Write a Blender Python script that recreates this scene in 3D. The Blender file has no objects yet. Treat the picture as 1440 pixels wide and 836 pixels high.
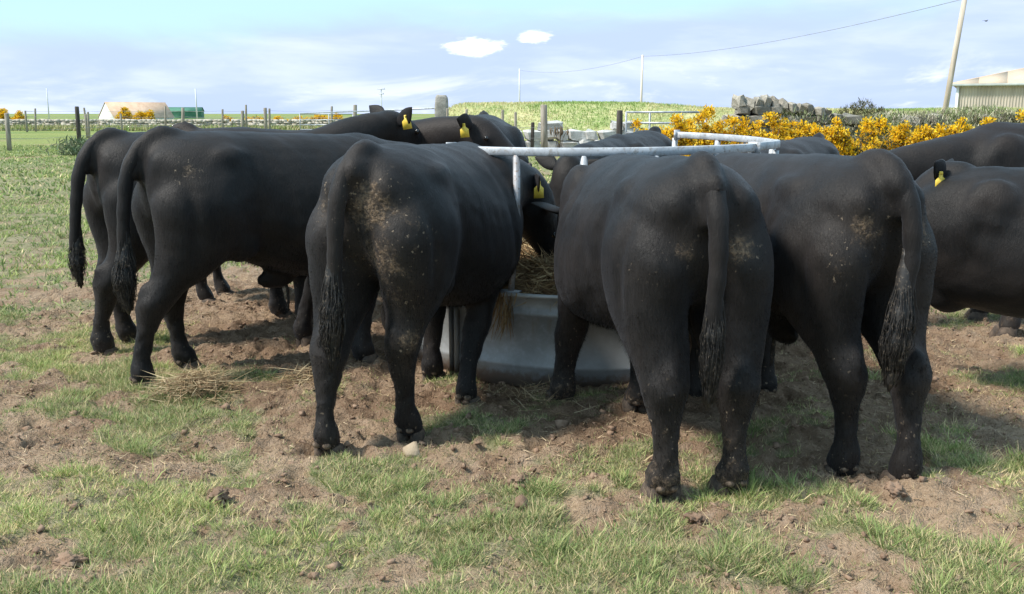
import bpy, math, random
import numpy as np
from mathutils import Vector, Matrix, noise as mnoise

R = math.radians
random.seed(7)
rng = np.random.default_rng(11)
scene = bpy.context.scene
COL = scene.collection

# ------------------------------------------------------------------ camera, sky, sun, exposure
cam_data = bpy.data.cameras.new("camera")
cam = bpy.data.objects.new("camera", cam_data)
COL.objects.link(cam)
cam.location = (0, 0, 1.5)
cam.rotation_euler = (R(90 - 10.82), 0, 0)
cam_data.sensor_width = 36.0
cam_data.lens = 33.75
cam_data.clip_start = 0.05
cam_data.clip_end = 9000
scene.camera = cam

SUN_EL, SUN_AZ = 52.0, 252.0          # azimuth clockwise from +Y
sun_dir = Vector((math.sin(R(SUN_AZ)) * math.cos(R(SUN_EL)), math.cos(R(SUN_AZ)) * math.cos(R(SUN_EL)), math.sin(R(SUN_EL))))
sl = bpy.data.lights.new("sun", 'SUN')
sl.energy = 3.05
sl.angle = R(9)
sl.color = (1.0, 0.95, 0.87)
sun = bpy.data.objects.new("sun", sl)
COL.objects.link(sun)
sun.rotation_euler = (-sun_dir).to_track_quat('-Z', 'Y').to_euler()

scene.view_settings.view_transform = 'Standard'
scene.view_settings.look = 'None'
scene.view_settings.gamma = 1.0
scene.view_settings.exposure = 1.0
scene.cycles.max_bounces = 6
scene.cycles.use_denoising = True

# ------------------------------------------------------------------ node helpers
class NT:
    def __init__(self, tree):
        self.t = tree
        self.n = tree.nodes
        self.l = tree.links
    def add(self, kind, **kw):
        nd = self.n.new(kind)
        for k, v in kw.items():
            setattr(nd, k, v)
        return nd
    def put(self, sock, v):
        if hasattr(v, 'is_output') or isinstance(v, bpy.types.NodeSocket):
            self.l.new(v, sock)
        else:
            sock.default_value = v
    def math(self, op, a, b=None, c=None, clamp=False):
        nd = self.add('ShaderNodeMath', operation=op)
        nd.use_clamp = clamp
        self.put(nd.inputs[0], a)
        if b is not None: self.put(nd.inputs[1], b)
        if c is not None: self.put(nd.inputs[2], c)
        return nd.outputs[0]
    def vmath(self, op, a, b):
        nd = self.add('ShaderNodeVectorMath', operation=op)
        self.put(nd.inputs[0], a); self.put(nd.inputs[1], b)
        return nd.outputs[0]
    def noise(self, vec, scale, detail=4, rough=0.55, dist=0.0):
        nd = self.add('ShaderNodeTexNoise')
        if vec is not None: self.l.new(vec, nd.inputs['Vector'])
        nd.inputs['Scale'].default_value = scale
        nd.inputs['Detail'].default_value = detail
        nd.inputs['Roughness'].default_value = rough
        nd.inputs['Distortion'].default_value = dist
        return nd.outputs[0]
    def ss(self, v, lo, hi, a=0.0, b=1.0):
        nd = self.add('ShaderNodeMapRange', interpolation_type='SMOOTHSTEP')
        self.put(nd.inputs[0], v)
        self.put(nd.inputs[1], lo); self.put(nd.inputs[2], hi)
        self.put(nd.inputs[3], a); self.put(nd.inputs[4], b)
        return nd.outputs[0]
    def mix(self, f, a, b, blend='MIX'):
        nd = self.add('ShaderNodeMix', data_type='RGBA', blend_type=blend)
        self.put(nd.inputs[0], f)
        for s, v in ((nd.inputs[6], a), (nd.inputs[7], b)):
            if isinstance(v, tuple) and len(v) == 3: v = v + (1.0,)
            self.put(s, v)
        return nd.outputs[2]
    def mapping(self, vec, scale=(1, 1, 1), rot=(0, 0, 0), loc=(0, 0, 0)):
        nd = self.add('ShaderNodeMapping')
        self.l.new(vec, nd.inputs[0])
        nd.inputs['Location'].default_value = loc
        nd.inputs['Rotation'].default_value = rot
        nd.inputs['Scale'].default_value = scale
        return nd.outputs[0]
    def bump(self, h, strength, dist):
        nd = self.add('ShaderNodeBump')
        nd.inputs['Strength'].default_value = strength
        nd.inputs['Distance'].default_value = dist
        self.l.new(h, nd.inputs['Height'])
        return nd.outputs[0]
    def attr(self, name):
        return self.add('ShaderNodeAttribute', attribute_name=name)

def new_mat(name, rough=0.8, spec=0.3, metallic=0.0):
    m = bpy.data.materials.new(name)
    m.use_nodes = True
    nt = NT(m.node_tree)
    b = nt.n['Principled BSDF']
    b.inputs['Roughness'].default_value = rough
    b.inputs['Specular IOR Level'].default_value = spec
    b.inputs['Metallic'].default_value = metallic
    nt.b = b
    return m, nt

def wire(nt, color=None, normal=None, rough=None):
    if color is not None:
        if isinstance(color, tuple): nt.b.inputs['Base Color'].default_value = color + ((1.0,) if len(color) == 3 else ())
        else: nt.l.new(color, nt.b.inputs['Base Color'])
    if normal is not None: nt.l.new(normal, nt.b.inputs['Normal'])
    if rough is not None: nt.l.new(rough, nt.b.inputs['Roughness'])

# ------------------------------------------------------------------ world
world = bpy.data.worlds.new("World")
scene.world = world
world.use_nodes = True
wt = NT(world.node_tree)
bg = wt.n['Background']
sky = wt.add('ShaderNodeTexSky', sky_type='NISHITA')
sky.sun_disc = False
sky.sun_elevation = R(SUN_EL)
sky.sun_rotation = R(SUN_AZ)
sky.air_density = 1.0
sky.dust_density = 0.6
sky.ozone_density = 1.5
tc = wt.add('ShaderNodeTexCoord')
D = tc.outputs['Generated']
sep = wt.add('ShaderNodeSeparateXYZ'); wt.l.new(D, sep.inputs[0])
dz = sep.outputs[2]
# cloud layers live in the sky's own directions: wide flat banks near the horizon, thin veil above
comb = wt.add('ShaderNodeCombineXYZ')
az = wt.math('ARCTAN2', sep.outputs[0], sep.outputs[1])
wt.l.new(az, comb.inputs[0]); wt.l.new(wt.math('MULTIPLY', dz, 3.2), comb.inputs[1])
AZ = comb.outputs[0]
nA = wt.noise(AZ, 3.0, 6, 0.55, 0.3)
nB = wt.noise(wt.mapping(AZ, scale=(1, 1.6, 1), loc=(4.1, 1.3, 0)), 5.0, 5, 0.55, 0.3)
nC = wt.noise(wt.mapping(AZ, loc=(9.2, 3.7, 0)), 5.0, 8, 0.62, 0.5)
edge = wt.math('ADD', dz, wt.math('MULTIPLY', wt.math('SUBTRACT', nA, 0.5), 0.11))
side = wt.ss(az, -0.5, 0.5, 0.0, 0.028)
edge = wt.math('SUBTRACT', edge, side)
bank = wt.ss(edge, 0.058, 0.098, 1.0, 0.0)
streak = wt.ss(nB, 0.42, 0.74)
blue = wt.mix(0.75, sky.outputs[0], (4.8, 7.4, 9.3))
lav = wt.mix(streak, (4.3, 5.2, 7.5), (6.1, 6.8, 8.7))
c1 = wt.mix(wt.math('MULTIPLY', bank, 0.88), blue, lav)
# bright white low cumulus, thicker to the right
low = wt.math('MULTIPLY', wt.ss(dz, 0.0, 0.075, 1.0, 0.0), wt.ss(nC, 0.50, 0.64))
low = wt.math('MULTIPLY', low, wt.ss(az, -0.35, 0.3, 0.35, 1.0))
c2 = wt.mix(low, c1, (9.3, 9.5, 10.0))
high = wt.math('MULTIPLY', wt.ss(wt.noise(wt.mapping(AZ, scale=(1, 0.8, 1), loc=(2.2, 7.7, 0)), 2.2, 6, 0.6), 0.5, 0.75), wt.ss(dz, 0.12, 0.3))
c3 = wt.mix(wt.math('MULTIPLY', high, 0.6), c2, (8.5, 8.8, 9.4))
def puff(cin, a0, z0, ra, rz):
    da = wt.math('DIVIDE', wt.math('SUBTRACT', az, a0), ra)
    de = wt.math('DIVIDE', wt.math('SUBTRACT', dz, z0), rz)
    dd = wt.math('SQRT', wt.math('ADD', wt.math('MULTIPLY', da, da), wt.math('MULTIPLY', de, de)))
    dd = wt.math('ADD', dd, wt.math('MULTIPLY', wt.math('SUBTRACT', wt.noise(AZ, 38.0, 5, 0.65), 0.5), 1.9))
    return wt.mix(wt.ss(dd, 0.45, 1.25, 1.0, 0.0), cin, (11.5, 11.6, 11.7))
c4 = puff(c3, -0.039, 0.0655, 0.026, 0.0085)
c5 = puff(c4, 0.022, 0.0755, 0.017, 0.0062)
wt.l.new(c5, bg.inputs['Color'])
bg.inputs['Strength'].default_value = 0.073

# ------------------------------------------------------------------ mesh helpers
def mk(name, V, F, mat=None, parent=None, smooth=False, attrs=None, col=None, mats=None, midx=None):
    """V (n,3) array, F list of arrays each (m,k).  One mesh object."""
    V = np.asarray(V, dtype=np.float32)
    if isinstance(F, np.ndarray): F = [F]
    F = [np.asarray(f, dtype=np.int32) for f in F if len(f)]
    me = bpy.data.meshes.new(name)
    me.vertices.add(len(V)); me.vertices.foreach_set('co', V.ravel())
    nl = sum(f.size for f in F); nf = sum(len(f) for f in F)
    me.loops.add(nl); me.polygons.add(nf)
    me.loops.foreach_set('vertex_index', np.concatenate([f.ravel() for f in F]))
    starts = []; s = 0
    for f in F:
        k = f.shape[1]
        starts.append(s + np.arange(len(f), dtype=np.int32) * k); s += f.size
    me.polygons.foreach_set('loop_start', np.concatenate(starts).astype(np.int32))
    if smooth: me.polygons.foreach_set('use_smooth', np.ones(nf, dtype=bool))
    if midx is not None: me.polygons.foreach_set('material_index', np.asarray(midx, dtype=np.int32))
    me.update(calc_edges=True)
    if attrs:
        for k, a in attrs.items():
            a = np.asarray(a, dtype=np.float32)
            if a.ndim == 2:
                at = me.attributes.new(k, 'FLOAT_COLOR', 'POINT')
                at.data.foreach_set('color', a.ravel())
            else:
                at = me.attributes.new(k, 'FLOAT', 'POINT')
                at.data.foreach_set('value', a)
    for m in (mats or ([mat] if mat else [])): me.materials.append(m)
    o = bpy.data.objects.new(name, me)
    (col or COL).objects.link(o)
    if parent: o.parent = parent
    return o

def tag(o, label=None, cat=None, group=None, kind=None):
    if label: o['label'] = label
    if cat: o['category'] = cat
    if group: o['group'] = group
    if kind: o['kind'] = kind
    return o

def empty(name, loc, rz, label, cat, group=None):
    o = bpy.data.objects.new(name, None)
    COL.objects.link(o)
    o.empty_display_size = 0.1
    o.location = loc; o.rotation_euler = (0, 0, rz)
    return tag(o, label, cat, group)

class MB:
    """collects shapes into one mesh"""
    def __init__(self):
        self.V = []; self.F3 = []; self.F4 = []; self.n = 0
    def put(self, V, F):
        V = np.asarray(V, float); self.V.append(V)
        for f in F:
            (self.F4 if len(f) == 4 else self.F3).append([i + self.n for i in f])
        self.n += len(V)
    def box(self, c, s, rot=None, jit=0.0):
        x, y, z = s[0] / 2, s[1] / 2, s[2] / 2
        v = [Vector((a * x, b * y, d * z)) for d in (-1, 1) for b in (-1, 1) for a in (-1, 1)]
        if jit: v = [p + Vector((random.uniform(-jit, jit), random.uniform(-jit, jit), random.uniform(-jit, jit))) for p in v]
        if rot is not None: v = [rot @ p for p in v]
        v = [p + Vector(c) for p in v]
        self.put([tuple(p) for p in v], [(0, 2, 3, 1), (4, 5, 7, 6), (0, 1, 5, 4), (2, 6, 7, 3), (0, 4, 6, 2), (1, 3, 7, 5)])
        return self
    def tube(self, pts, r, n=8, cap=True):
        pts = [Vector(p) for p in pts]
        rr = r if isinstance(r, (list, tuple)) else [r] * len(pts)
        V = []; F = []
        prev = None
        for i, p in enumerate(pts):
            t = (pts[min(i + 1, len(pts) - 1)] - pts[max(i - 1, 0)]).normalized()
            if prev is None:
                a = Vector((0, 0, 1)) if abs(t.z) < 0.9 else Vector((1, 0, 0))
                u = t.cross(a).normalized()
            else:
                u = (prev - t * prev.dot(t)).normalized()
            prev = u; w = t.cross(u)
            for k in range(n):
                an = 2 * math.pi * k / n
                V.append(tuple(p + (u * math.cos(an) + w * math.sin(an)) * rr[i]))
        for i in range(len(pts) - 1):
            for k in range(n):
                k2 = (k + 1) % n
                F.append((i * n + k, i * n + k2, (i + 1) * n + k2, (i + 1) * n + k))
        if cap:
            V.append(tuple(pts[0])); V.append(tuple(pts[-1]))
            a = len(V) - 2
            for k in range(n):
                k2 = (k + 1) % n
                F.append((a, k2, k)); F.append((a + 1, (len(pts) - 1) * n + k, (len(pts) - 1) * n + k2))
        self.put(V, F)
        return self
    def build(self, name, mat, parent=None, smooth=False):
        V = np.concatenate(self.V) if self.V else np.zeros((0, 3))
        F = []
        if self.F4: F.append(np.array(self.F4))
        if self.F3: F.append(np.array(self.F3))
        return mk(name, V, F, mat, parent, smooth)

# vectorised value noise
def _hash(ix, iy, seed):
    h = (ix.astype(np.int64) * 374761393 + iy.astype(np.int64) * 668265263 + seed * 1442695041) & 0x7fffffff
    h = (h ^ (h >> 13)) * 1274126177 & 0x7fffffff
    h = h ^ (h >> 16)
    return (h & 0xffff) / 65535.0
def vnoise(x, y, seed=0):
    ix = np.floor(x); iy = np.floor(y); fx = x - ix; fy = y - iy
    fx = fx * fx * fx * (fx * (fx * 6 - 15) + 10); fy = fy * fy * fy * (fy * (fy * 6 - 15) + 10)
    a = _hash(ix, iy, seed); b = _hash(ix + 1, iy, seed); c = _hash(ix, iy + 1, seed); d = _hash(ix + 1, iy + 1, seed)
    return (a * (1 - fx) + b * fx) * (1 - fy) + (c * (1 - fx) + d * fx) * fy
def fbm(x, y, seed=0, oct=4, gain=0.5):
    s = 0; a = 1; t = 0; c, q = math.cos(0.6), math.sin(0.6)
    for i in range(oct):
        s = s + a * vnoise(x, y, seed + i * 17); t += a; a *= gain
        x, y = (x * c - y * q) * 2.03 + 3.1, (x * q + y * c) * 2.03 - 1.7
    return s / t
def sstep(x, a, b):
    t = np.clip((x - a) / (b - a), 0, 1)
    return t * t * (3 - 2 * t)

# ------------------------------------------------------------------ where it is trampled and where it is green
RC = (0.48, 6.40)          # centre of the ring feeder
RR = 1.20
def green(x, y):
    """0 bare trampled soil .. 1 thick turf"""
    x = np.asarray(x, float); y = np.asarray(y, float)
    dx = x - RC[0]; dy = y - RC[1]
    dy = dy + 0.30 * np.clip(dx, -6, 0)
    front = dy < 0
    sy = np.where(front, 2.30 + 0.16 * np.clip(dx, 0, 4) - 0.16 * np.clip(-dx - 1.0, 0, 4), 3.0)
    sx = np.where(dx < 0, 4.8, 3.2)
    r = np.sqrt((dx / sx) ** 2 + (dy / sy) ** 2)
    n1 = fbm(x * 1.1, y * 1.1, 3, 3) - 0.5
    n2 = fbm(x * 3.3, y * 3.3, 8, 3) - 0.5
    n3 = fbm(x * 9, y * 9, 88, 2) - 0.5
    base = sstep(r + n1 * 0.6 + n2 * 0.7 + n3 * 0.5, 0.72, 1.32)
    # bare scrapes inside the grass, more of them to the right
    sc = fbm(x * 1.9 + 7, y * 2.3, 21, 4)
    lim = 0.590 - 0.090 * np.clip((x + 1.0) / 3.0, -0.8, 1.1)
    lim = lim + 0.10 * sstep(y, 7, 10)
    scr = sstep(sc, lim - 0.04, lim + 0.05)
    g = base * (1 - 0.92 * scr) * (0.45 + 0.55 * sstep(n2 + n3 * 0.8, -0.22, 0.06))
    # a few tufts inside the mud
    tf = fbm(x * 2.1 - 5, y * 2.6 + 3, 33, 3)
    g = np.maximum(g, 0.65 * sstep(tf, 0.665, 0.75) * sstep(r, 0.35, 0.7))
    return np.clip(g, 0, 1)

def hoofprints(x, y):
    """one trodden oval hollow with a raised rim in most cells of a jittered grid"""
    h = 0.0
    for s, c in ((201, 0.34), (271, 0.27)):
        cx = np.floor(x / c); cy = np.floor(y / c)
        px = (cx + 0.3 + 0.4 * _hash(cx, cy, s)) * c; py = (cy + 0.3 + 0.4 * _hash(cx, cy, s + 1)) * c
        an = _hash(cx, cy, s + 2) * 6.283; on = (_hash(cx, cy, s + 3) > 0.35) * 1.0
        dx = x - px; dy = y - py
        u = (dx * np.cos(an) + dy * np.sin(an)) / 0.075; v = (-dx * np.sin(an) + dy * np.cos(an)) / 0.055
        q = np.sqrt(u * u + v * v)
        h = h + on * (-0.034 * (1 - sstep(q, 0.65, 1.0)) + 0.013 * np.exp(-((q - 1.15) / 0.22) ** 2) + 0.012 * np.exp(-(v / 0.16) ** 2) * (1 - sstep(q, 0.5, 0.9)))
    return h

def ground_h(x, y):
    x = np.asarray(x, float); y = np.asarray(y, float)
    g = green(x, y)
    near = 1 - sstep(np.hypot(x, y - 5), 9, 16)
    clod = fbm(x * 7, y * 7, 5, 4, 0.55)
    rid = 1 - np.abs(2 * fbm(x * 4.2 + 3, y * 4.2, 12, 3) - 1)
    pits = sstep(fbm(x * 5.5, y * 5.5, 40, 2), 0.60, 0.72)
    h = (1 - g) * ((clod - 0.5) * 0.070 + (rid - 0.6) * 0.025 - pits * 0.030 + (fbm(x * 17, y * 17, 71, 3, 0.7) - 0.5) * 0.060) + g * ((fbm(x * 3, y * 3, 9, 3) - 0.5) * 0.07 + (clod - .5) * 0.03)
    h = h + hoofprints(x, y) * (1 - g)
    h = h + (fbm(x * 0.5, y * 0.5, 2, 2) - 0.5) * 0.10
    return h * near

# ------------------------------------------------------------------ materials
def mat_ground():
    m, nt = new_mat("soil_and_turf", 0.95, 0.15)
    tcn = nt.add('ShaderNodeTexCoord'); P = tcn.outputs['Object']
    g = nt.attr('green').outputs['Fac']
    n1 = nt.noise(P, 2.2, 5, 0.6); n2 = nt.noise(P, 11, 5, 0.65); n3 = nt.noise(P, 55, 4, 0.65); n4 = nt.noise(P, 0.05, 4, 0.6)
    soil = nt.mix(nt.ss(n1, 0.35, 0.66), (0.250, 0.163, 0.104), (0.40, 0.288, 0.190))
    soil = nt.mix(nt.math('MULTIPLY', nt.ss(n2, 0.42, 0.72), 0.7), soil, (0.42, 0.31, 0.225))
    soil = nt.mix(nt.math('MULTIPLY', nt.ss(n3, 0.52, 0.70), 0.55), soil, (0.085, 0.052, 0.034))
    wet = nt.attr('wet').outputs['Fac']
    n6 = nt.noise(P, 95, 3, 0.7)
    soil = nt.mix(nt.math('MULTIPLY', nt.ss(n6, 0.50, 0.66), 0.40), soil, (0.46, 0.345, 0.25))
    soil = nt.mix(nt.math('MULTIPLY', wet, 0.75), soil, nt.mix(nt.ss(n2, 0.4, 0.65), (0.148, 0.088, 0.054), (0.250, 0.160, 0.100)))
    turf = nt.mix(nt.ss(n2, 0.35, 0.7), (0.215, 0.195, 0.110), (0.39, 0.33, 0.215))
    turf = nt.mix(nt.math('MULTIPLY', nt.ss(n1, 0.45, 0.7), 0.5), turf, (0.17, 0.21, 0.07))
    far = nt.attr('far').outputs['Fac']
    fieldc = nt.mix(nt.ss(n4, 0.4, 0.62), (0.135, 0.20, 0.060), (0.235, 0.265, 0.085))
    turf = nt.mix(far, turf, fieldc)
    gm = nt.ss(nt.math('ADD', g, nt.math('MULTIPLY', nt.math('SUBTRACT', n3, 0.5), 0.7)), 0.25, 0.75)
    colr = nt.mix(gm, soil, turf)
    hgt = nt.math('ADD', nt.math('MULTIPLY', n3, 0.6), nt.math('ADD', nt.math('MULTIPLY', nt.noise(P, 140, 3, 0.6), 0.35), nt.math('MULTIPLY', nt.noise(P, 24, 5, 0.7, 0.4), 1.0)))
    wire(nt, colr, nt.bump(hgt, 1.0, 0.035))
    return m
M_GROUND = mat_ground()

def mat_vcol(name, rough=0.75, spec=0.25, trans=0.0):
    m, nt = new_mat(name, rough, spec)
    c = nt.attr('tint').outputs['Color']
    wire(nt, c)
    if trans:
        tr = nt.add('ShaderNodeBsdfTranslucent'); nt.l.new(c, tr.inputs[0])
        mx = nt.add('ShaderNodeMixShader'); mx.inputs[0].default_value = trans
        out = nt.n['Material Output']
        nt.l.new(nt.b.outputs[0], mx.inputs[1]); nt.l.new(tr.outputs[0], mx.inputs[2]); nt.l.new(mx.outputs[0], out.inputs[0])
    return m
M_BLADE = mat_vcol("grass_blade", 0.7, 0.25, 0.3)
M_STRAW = mat_vcol("straw", 0.8, 0.2, 0.15)
M_LEAF = mat_vcol("gorse_leaf", 0.8, 0.2, 0.15)
M_PETAL = mat_vcol("gorse_petal", 0.7, 0.2, 0.4)

def mat_noise(name, ca, cb, scale, rough=0.85, bump=0.3, bd=0.01, spec=0.25, metallic=0.0, stretch=(1, 1, 1), cc=None, randomize=0.0):
    m, nt = new_mat(name, rough, spec, metallic)
    tcn = nt.add('ShaderNodeTexCoord'); P = nt.mapping(tcn.outputs['Object'], scale=stretch)
    if randomize:
        oi = nt.add('ShaderNodeObjectInfo')
        P = nt.vmath('ADD', P, oi.outputs['Location'])
    n = nt.noise(P, scale, 5, 0.62); n2 = nt.noise(P, scale * 5, 4, 0.6)
    c = nt.mix(nt.ss(n, 0.32, 0.68), ca, cb)
    if cc: c = nt.mix(nt.math('MULTIPLY', nt.ss(n2, 0.52, 0.68), 0.8), c, cc)
    if randomize:
        rv = nt.math('ADD', nt.math('MULTIPLY', oi.outputs['Random'], randomize), 1 - randomize / 2)
        hs = nt.add('ShaderNodeHueSaturation'); nt.l.new(rv, hs.inputs['Value']); nt.l.new(c, hs.inputs['Color']); c = hs.outputs[0]
    wire(nt, c, nt.bump(n2, bump, bd))
    return m
M_STONE = mat_noise("field_stone", (0.20, 0.185, 0.155), (0.36, 0.33, 0.28), 5, 0.9, 0.6, 0.03, cc=(0.42, 0.40, 0.32), randomize=0.6)
M_PALE = mat_noise("pale_stone", (0.32, 0.25, 0.17), (0.42, 0.335, 0.24), 12, 0.9, 0.4, 0.01)
M_CLOD = mat_noise("dry_clod", (0.17, 0.108, 0.073), (0.27, 0.185, 0.128), 14, 0.95, 0.6, 0.01, randomize=0.3)
M_SLAB = mat_noise("pale_wall_stone", (0.40, 0.39, 0.37), (0.56, 0.55, 0.53), 3, 0.9, 0.4, 0.02, cc=(0.30, 0.29, 0.25), randomize=0.25)
M_FARWALL = mat_noise("weathered_wall", (0.40, 0.36, 0.30), (0.54, 0.49, 0.42), 0.8, 0.9, 0.5, 0.05, cc=(0.34, 0.33, 0.22))
M_WOOD = mat_noise("weathered_wood", (0.20, 0.17, 0.135), (0.36, 0.32, 0.27), 14, 0.85, 0.4, 0.005, stretch=(1, 1, 0.12))
M_DARKWOOD = mat_noise("dark_post_wood", (0.035, 0.03, 0.027), (0.11, 0.095, 0.08), 10, 0.85, 0.4, 0.005, stretch=(1, 1, 0.12))
M_POLE = mat_noise("pole_wood", (0.42, 0.35, 0.27), (0.58, 0.50, 0.41), 6, 0.8, 0.3, 0.005, stretch=(1, 1, 0.1))
M_HAZEPOLE = mat_noise("hazed_pole_wood", (0.62, 0.54, 0.46), (0.74, 0.66, 0.58), 6, 0.8, 0.1, 0.005, stretch=(1, 1, 0.1))  # pole wood lightened: haze and overexposure painted into its colour
M_GREYPOLE = mat_noise("grey_pole_wood", (0.55, 0.55, 0.55), (0.70, 0.70, 0.70), 6, 0.8, 0.1, 0.005, stretch=(1, 1, 0.1))
M_WIRE = mat_noise("wire", (0.22, 0.22, 0.23), (0.32, 0.32, 0.33), 3, 0.5, 0.0, 0.001, metallic=0.3)
M_GATE = mat_noise("galvanised_gate", (0.26, 0.28, 0.31), (0.42, 0.45, 0.48), 8, 0.5, 0.1, 0.002, metallic=0.5)
M_RAIL = mat_noise("galvanised_rail", (0.34, 0.36, 0.385), (0.54, 0.56, 0.585), 9, 0.55, 0.15, 0.002, metallic=0.2, cc=(0.27, 0.25, 0.23), stretch=(1, 1, 1))
M_POST = mat_noise("rubbed_post", (0.20, 0.20, 0.205), (0.40, 0.40, 0.42), 12, 0.55, 0.2, 0.002, metallic=0.3, cc=(0.20, 0.125, 0.08))
M_WHITEWALL = mat_noise("white_harling", (0.78, 0.77, 0.74), (0.86, 0.85, 0.82), 2, 0.9, 0.1, 0.01)
M_TANROOF = mat_noise("tan_roof", (0.44, 0.31, 0.22), (0.54, 0.40, 0.29), 0.7, 0.85, 0.2, 0.02)
M_GREENSHED = mat_noise("green_sheet", (0.06, 0.17, 0.11), (0.09, 0.23, 0.15), 0.6, 0.7, 0.1, 0.02)
M_SHEDWALL = mat_noise("shed_sheet", (0.38, 0.335, 0.28), (0.48, 0.425, 0.36), 2.5, 0.8, 0.1, 0.01, stretch=(1, 1, 0.15), randomize=0.16)
M_SHEDROOF = mat_noise("shed_roof_sheet", (0.52, 0.41, 0.30), (0.57, 0.455, 0.34), 0.4, 0.85, 0.1, 0.01, randomize=0.03)
M_TRIM = mat_noise("shed_trim", (0.30, 0.33, 0.32), (0.37, 0.40, 0.39), 3, 0.6, 0.05, 0.002)
M_WHITE = mat_noise("white_trim", (0.80, 0.79, 0.76), (0.86, 0.85, 0.82), 3, 0.7, 0.05, 0.002)
M_STEM = mat_noise("woody_stem", (0.10, 0.075, 0.05), (0.20, 0.15, 0.10), 12, 0.9, 0.4, 0.005)
M_HOOF = mat_noise("muddy_hoof", (0.045, 0.036, 0.030), (0.13, 0.095, 0.070), 22, 0.8, 0.4, 0.004)
M_DEW = mat_noise("dew_claw", (0.045, 0.034, 0.026), (0.18, 0.130, 0.09), 45, 0.8, 0.5, 0.004)
M_SKIN = mat_noise("grey_skin", (0.075, 0.058, 0.053), (0.135, 0.105, 0.095), 18, 0.7, 0.4, 0.004)
M_BIRD = mat_noise("dark_feather", (0.03, 0.03, 0.035), (0.06, 0.06, 0.065), 20, 0.8, 0.1, 0.002)
M_TAG = mat_noise("yellow_plastic", (0.74, 0.50, 0.05), (0.80, 0.58, 0.09), 25, 0.45, 0.05, 0.001, spec=0.4)
M_TAGINK = mat_noise("tag_print", (0.04, 0.035, 0.02), (0.06, 0.05, 0.03), 25, 0.6, 0.0, 0.001)
M_EYE, _nt = new_mat("eye", 0.08, 0.6); wire(_nt, (0.012, 0.009, 0.007))

def mat_sheet():
    m, nt = new_mat("galvanised_sheet", 0.5, 0.4, 0.35)
    tcn = nt.add('ShaderNodeTexCoord'); P = tcn.outputs['Object']
    sp = nt.add('ShaderNodeSeparateXYZ'); nt.l.new(P, sp.inputs[0])
    n1 = nt.noise(P, 3, 5, 0.6); n2 = nt.noise(P, 26, 5, 0.65)
    n3 = nt.noise(nt.mapping(P, scale=(9, 9, 0.8)), 2.2, 5, 0.6)
    c = nt.mix(nt.ss(n1, 0.35, 0.65), (0.215, 0.217, 0.212), (0.31, 0.312, 0.305))
    c = nt.mix(nt.math('MULTIPLY', nt.ss(n2, 0.45, 0.7), 0.35), c, (0.36, 0.375, 0.39))
    # pale scuffed band under the lip, brown drips, mud splash at the foot
    top = nt.ss(nt.math('ADD', sp.outputs[2], nt.math('MULTIPLY', nt.math('SUBTRACT', n1, 0.5), 0.16)), 0.40, 0.47)
    c = nt.mix(nt.math('MULTIPLY', top, 0.6), c, (0.47, 0.47, 0.455))
    drip = nt.math('MULTIPLY', nt.ss(n3, 0.60, 0.70), nt.ss(sp.outputs[2], 0.18, 0.50))
    c = nt.mix(nt.math('MULTIPLY', drip, 0.7), c, (0.20, 0.145, 0.09))
    mud = nt.ss(nt.math('ADD', sp.outputs[2], nt.math('MULTIPLY', nt.math('SUBTRACT', n2, 0.5), 0.12)), 0.015, 0.07, 1.0, 0.0)
    c = nt.mix(nt.math('MULTIPLY', mud, 0.8), c, (0.19, 0.125, 0.085))
    wire(nt, c, nt.bump(n2, 0.12, 0.004))
    return m
M_SHEET = mat_sheet()

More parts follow.
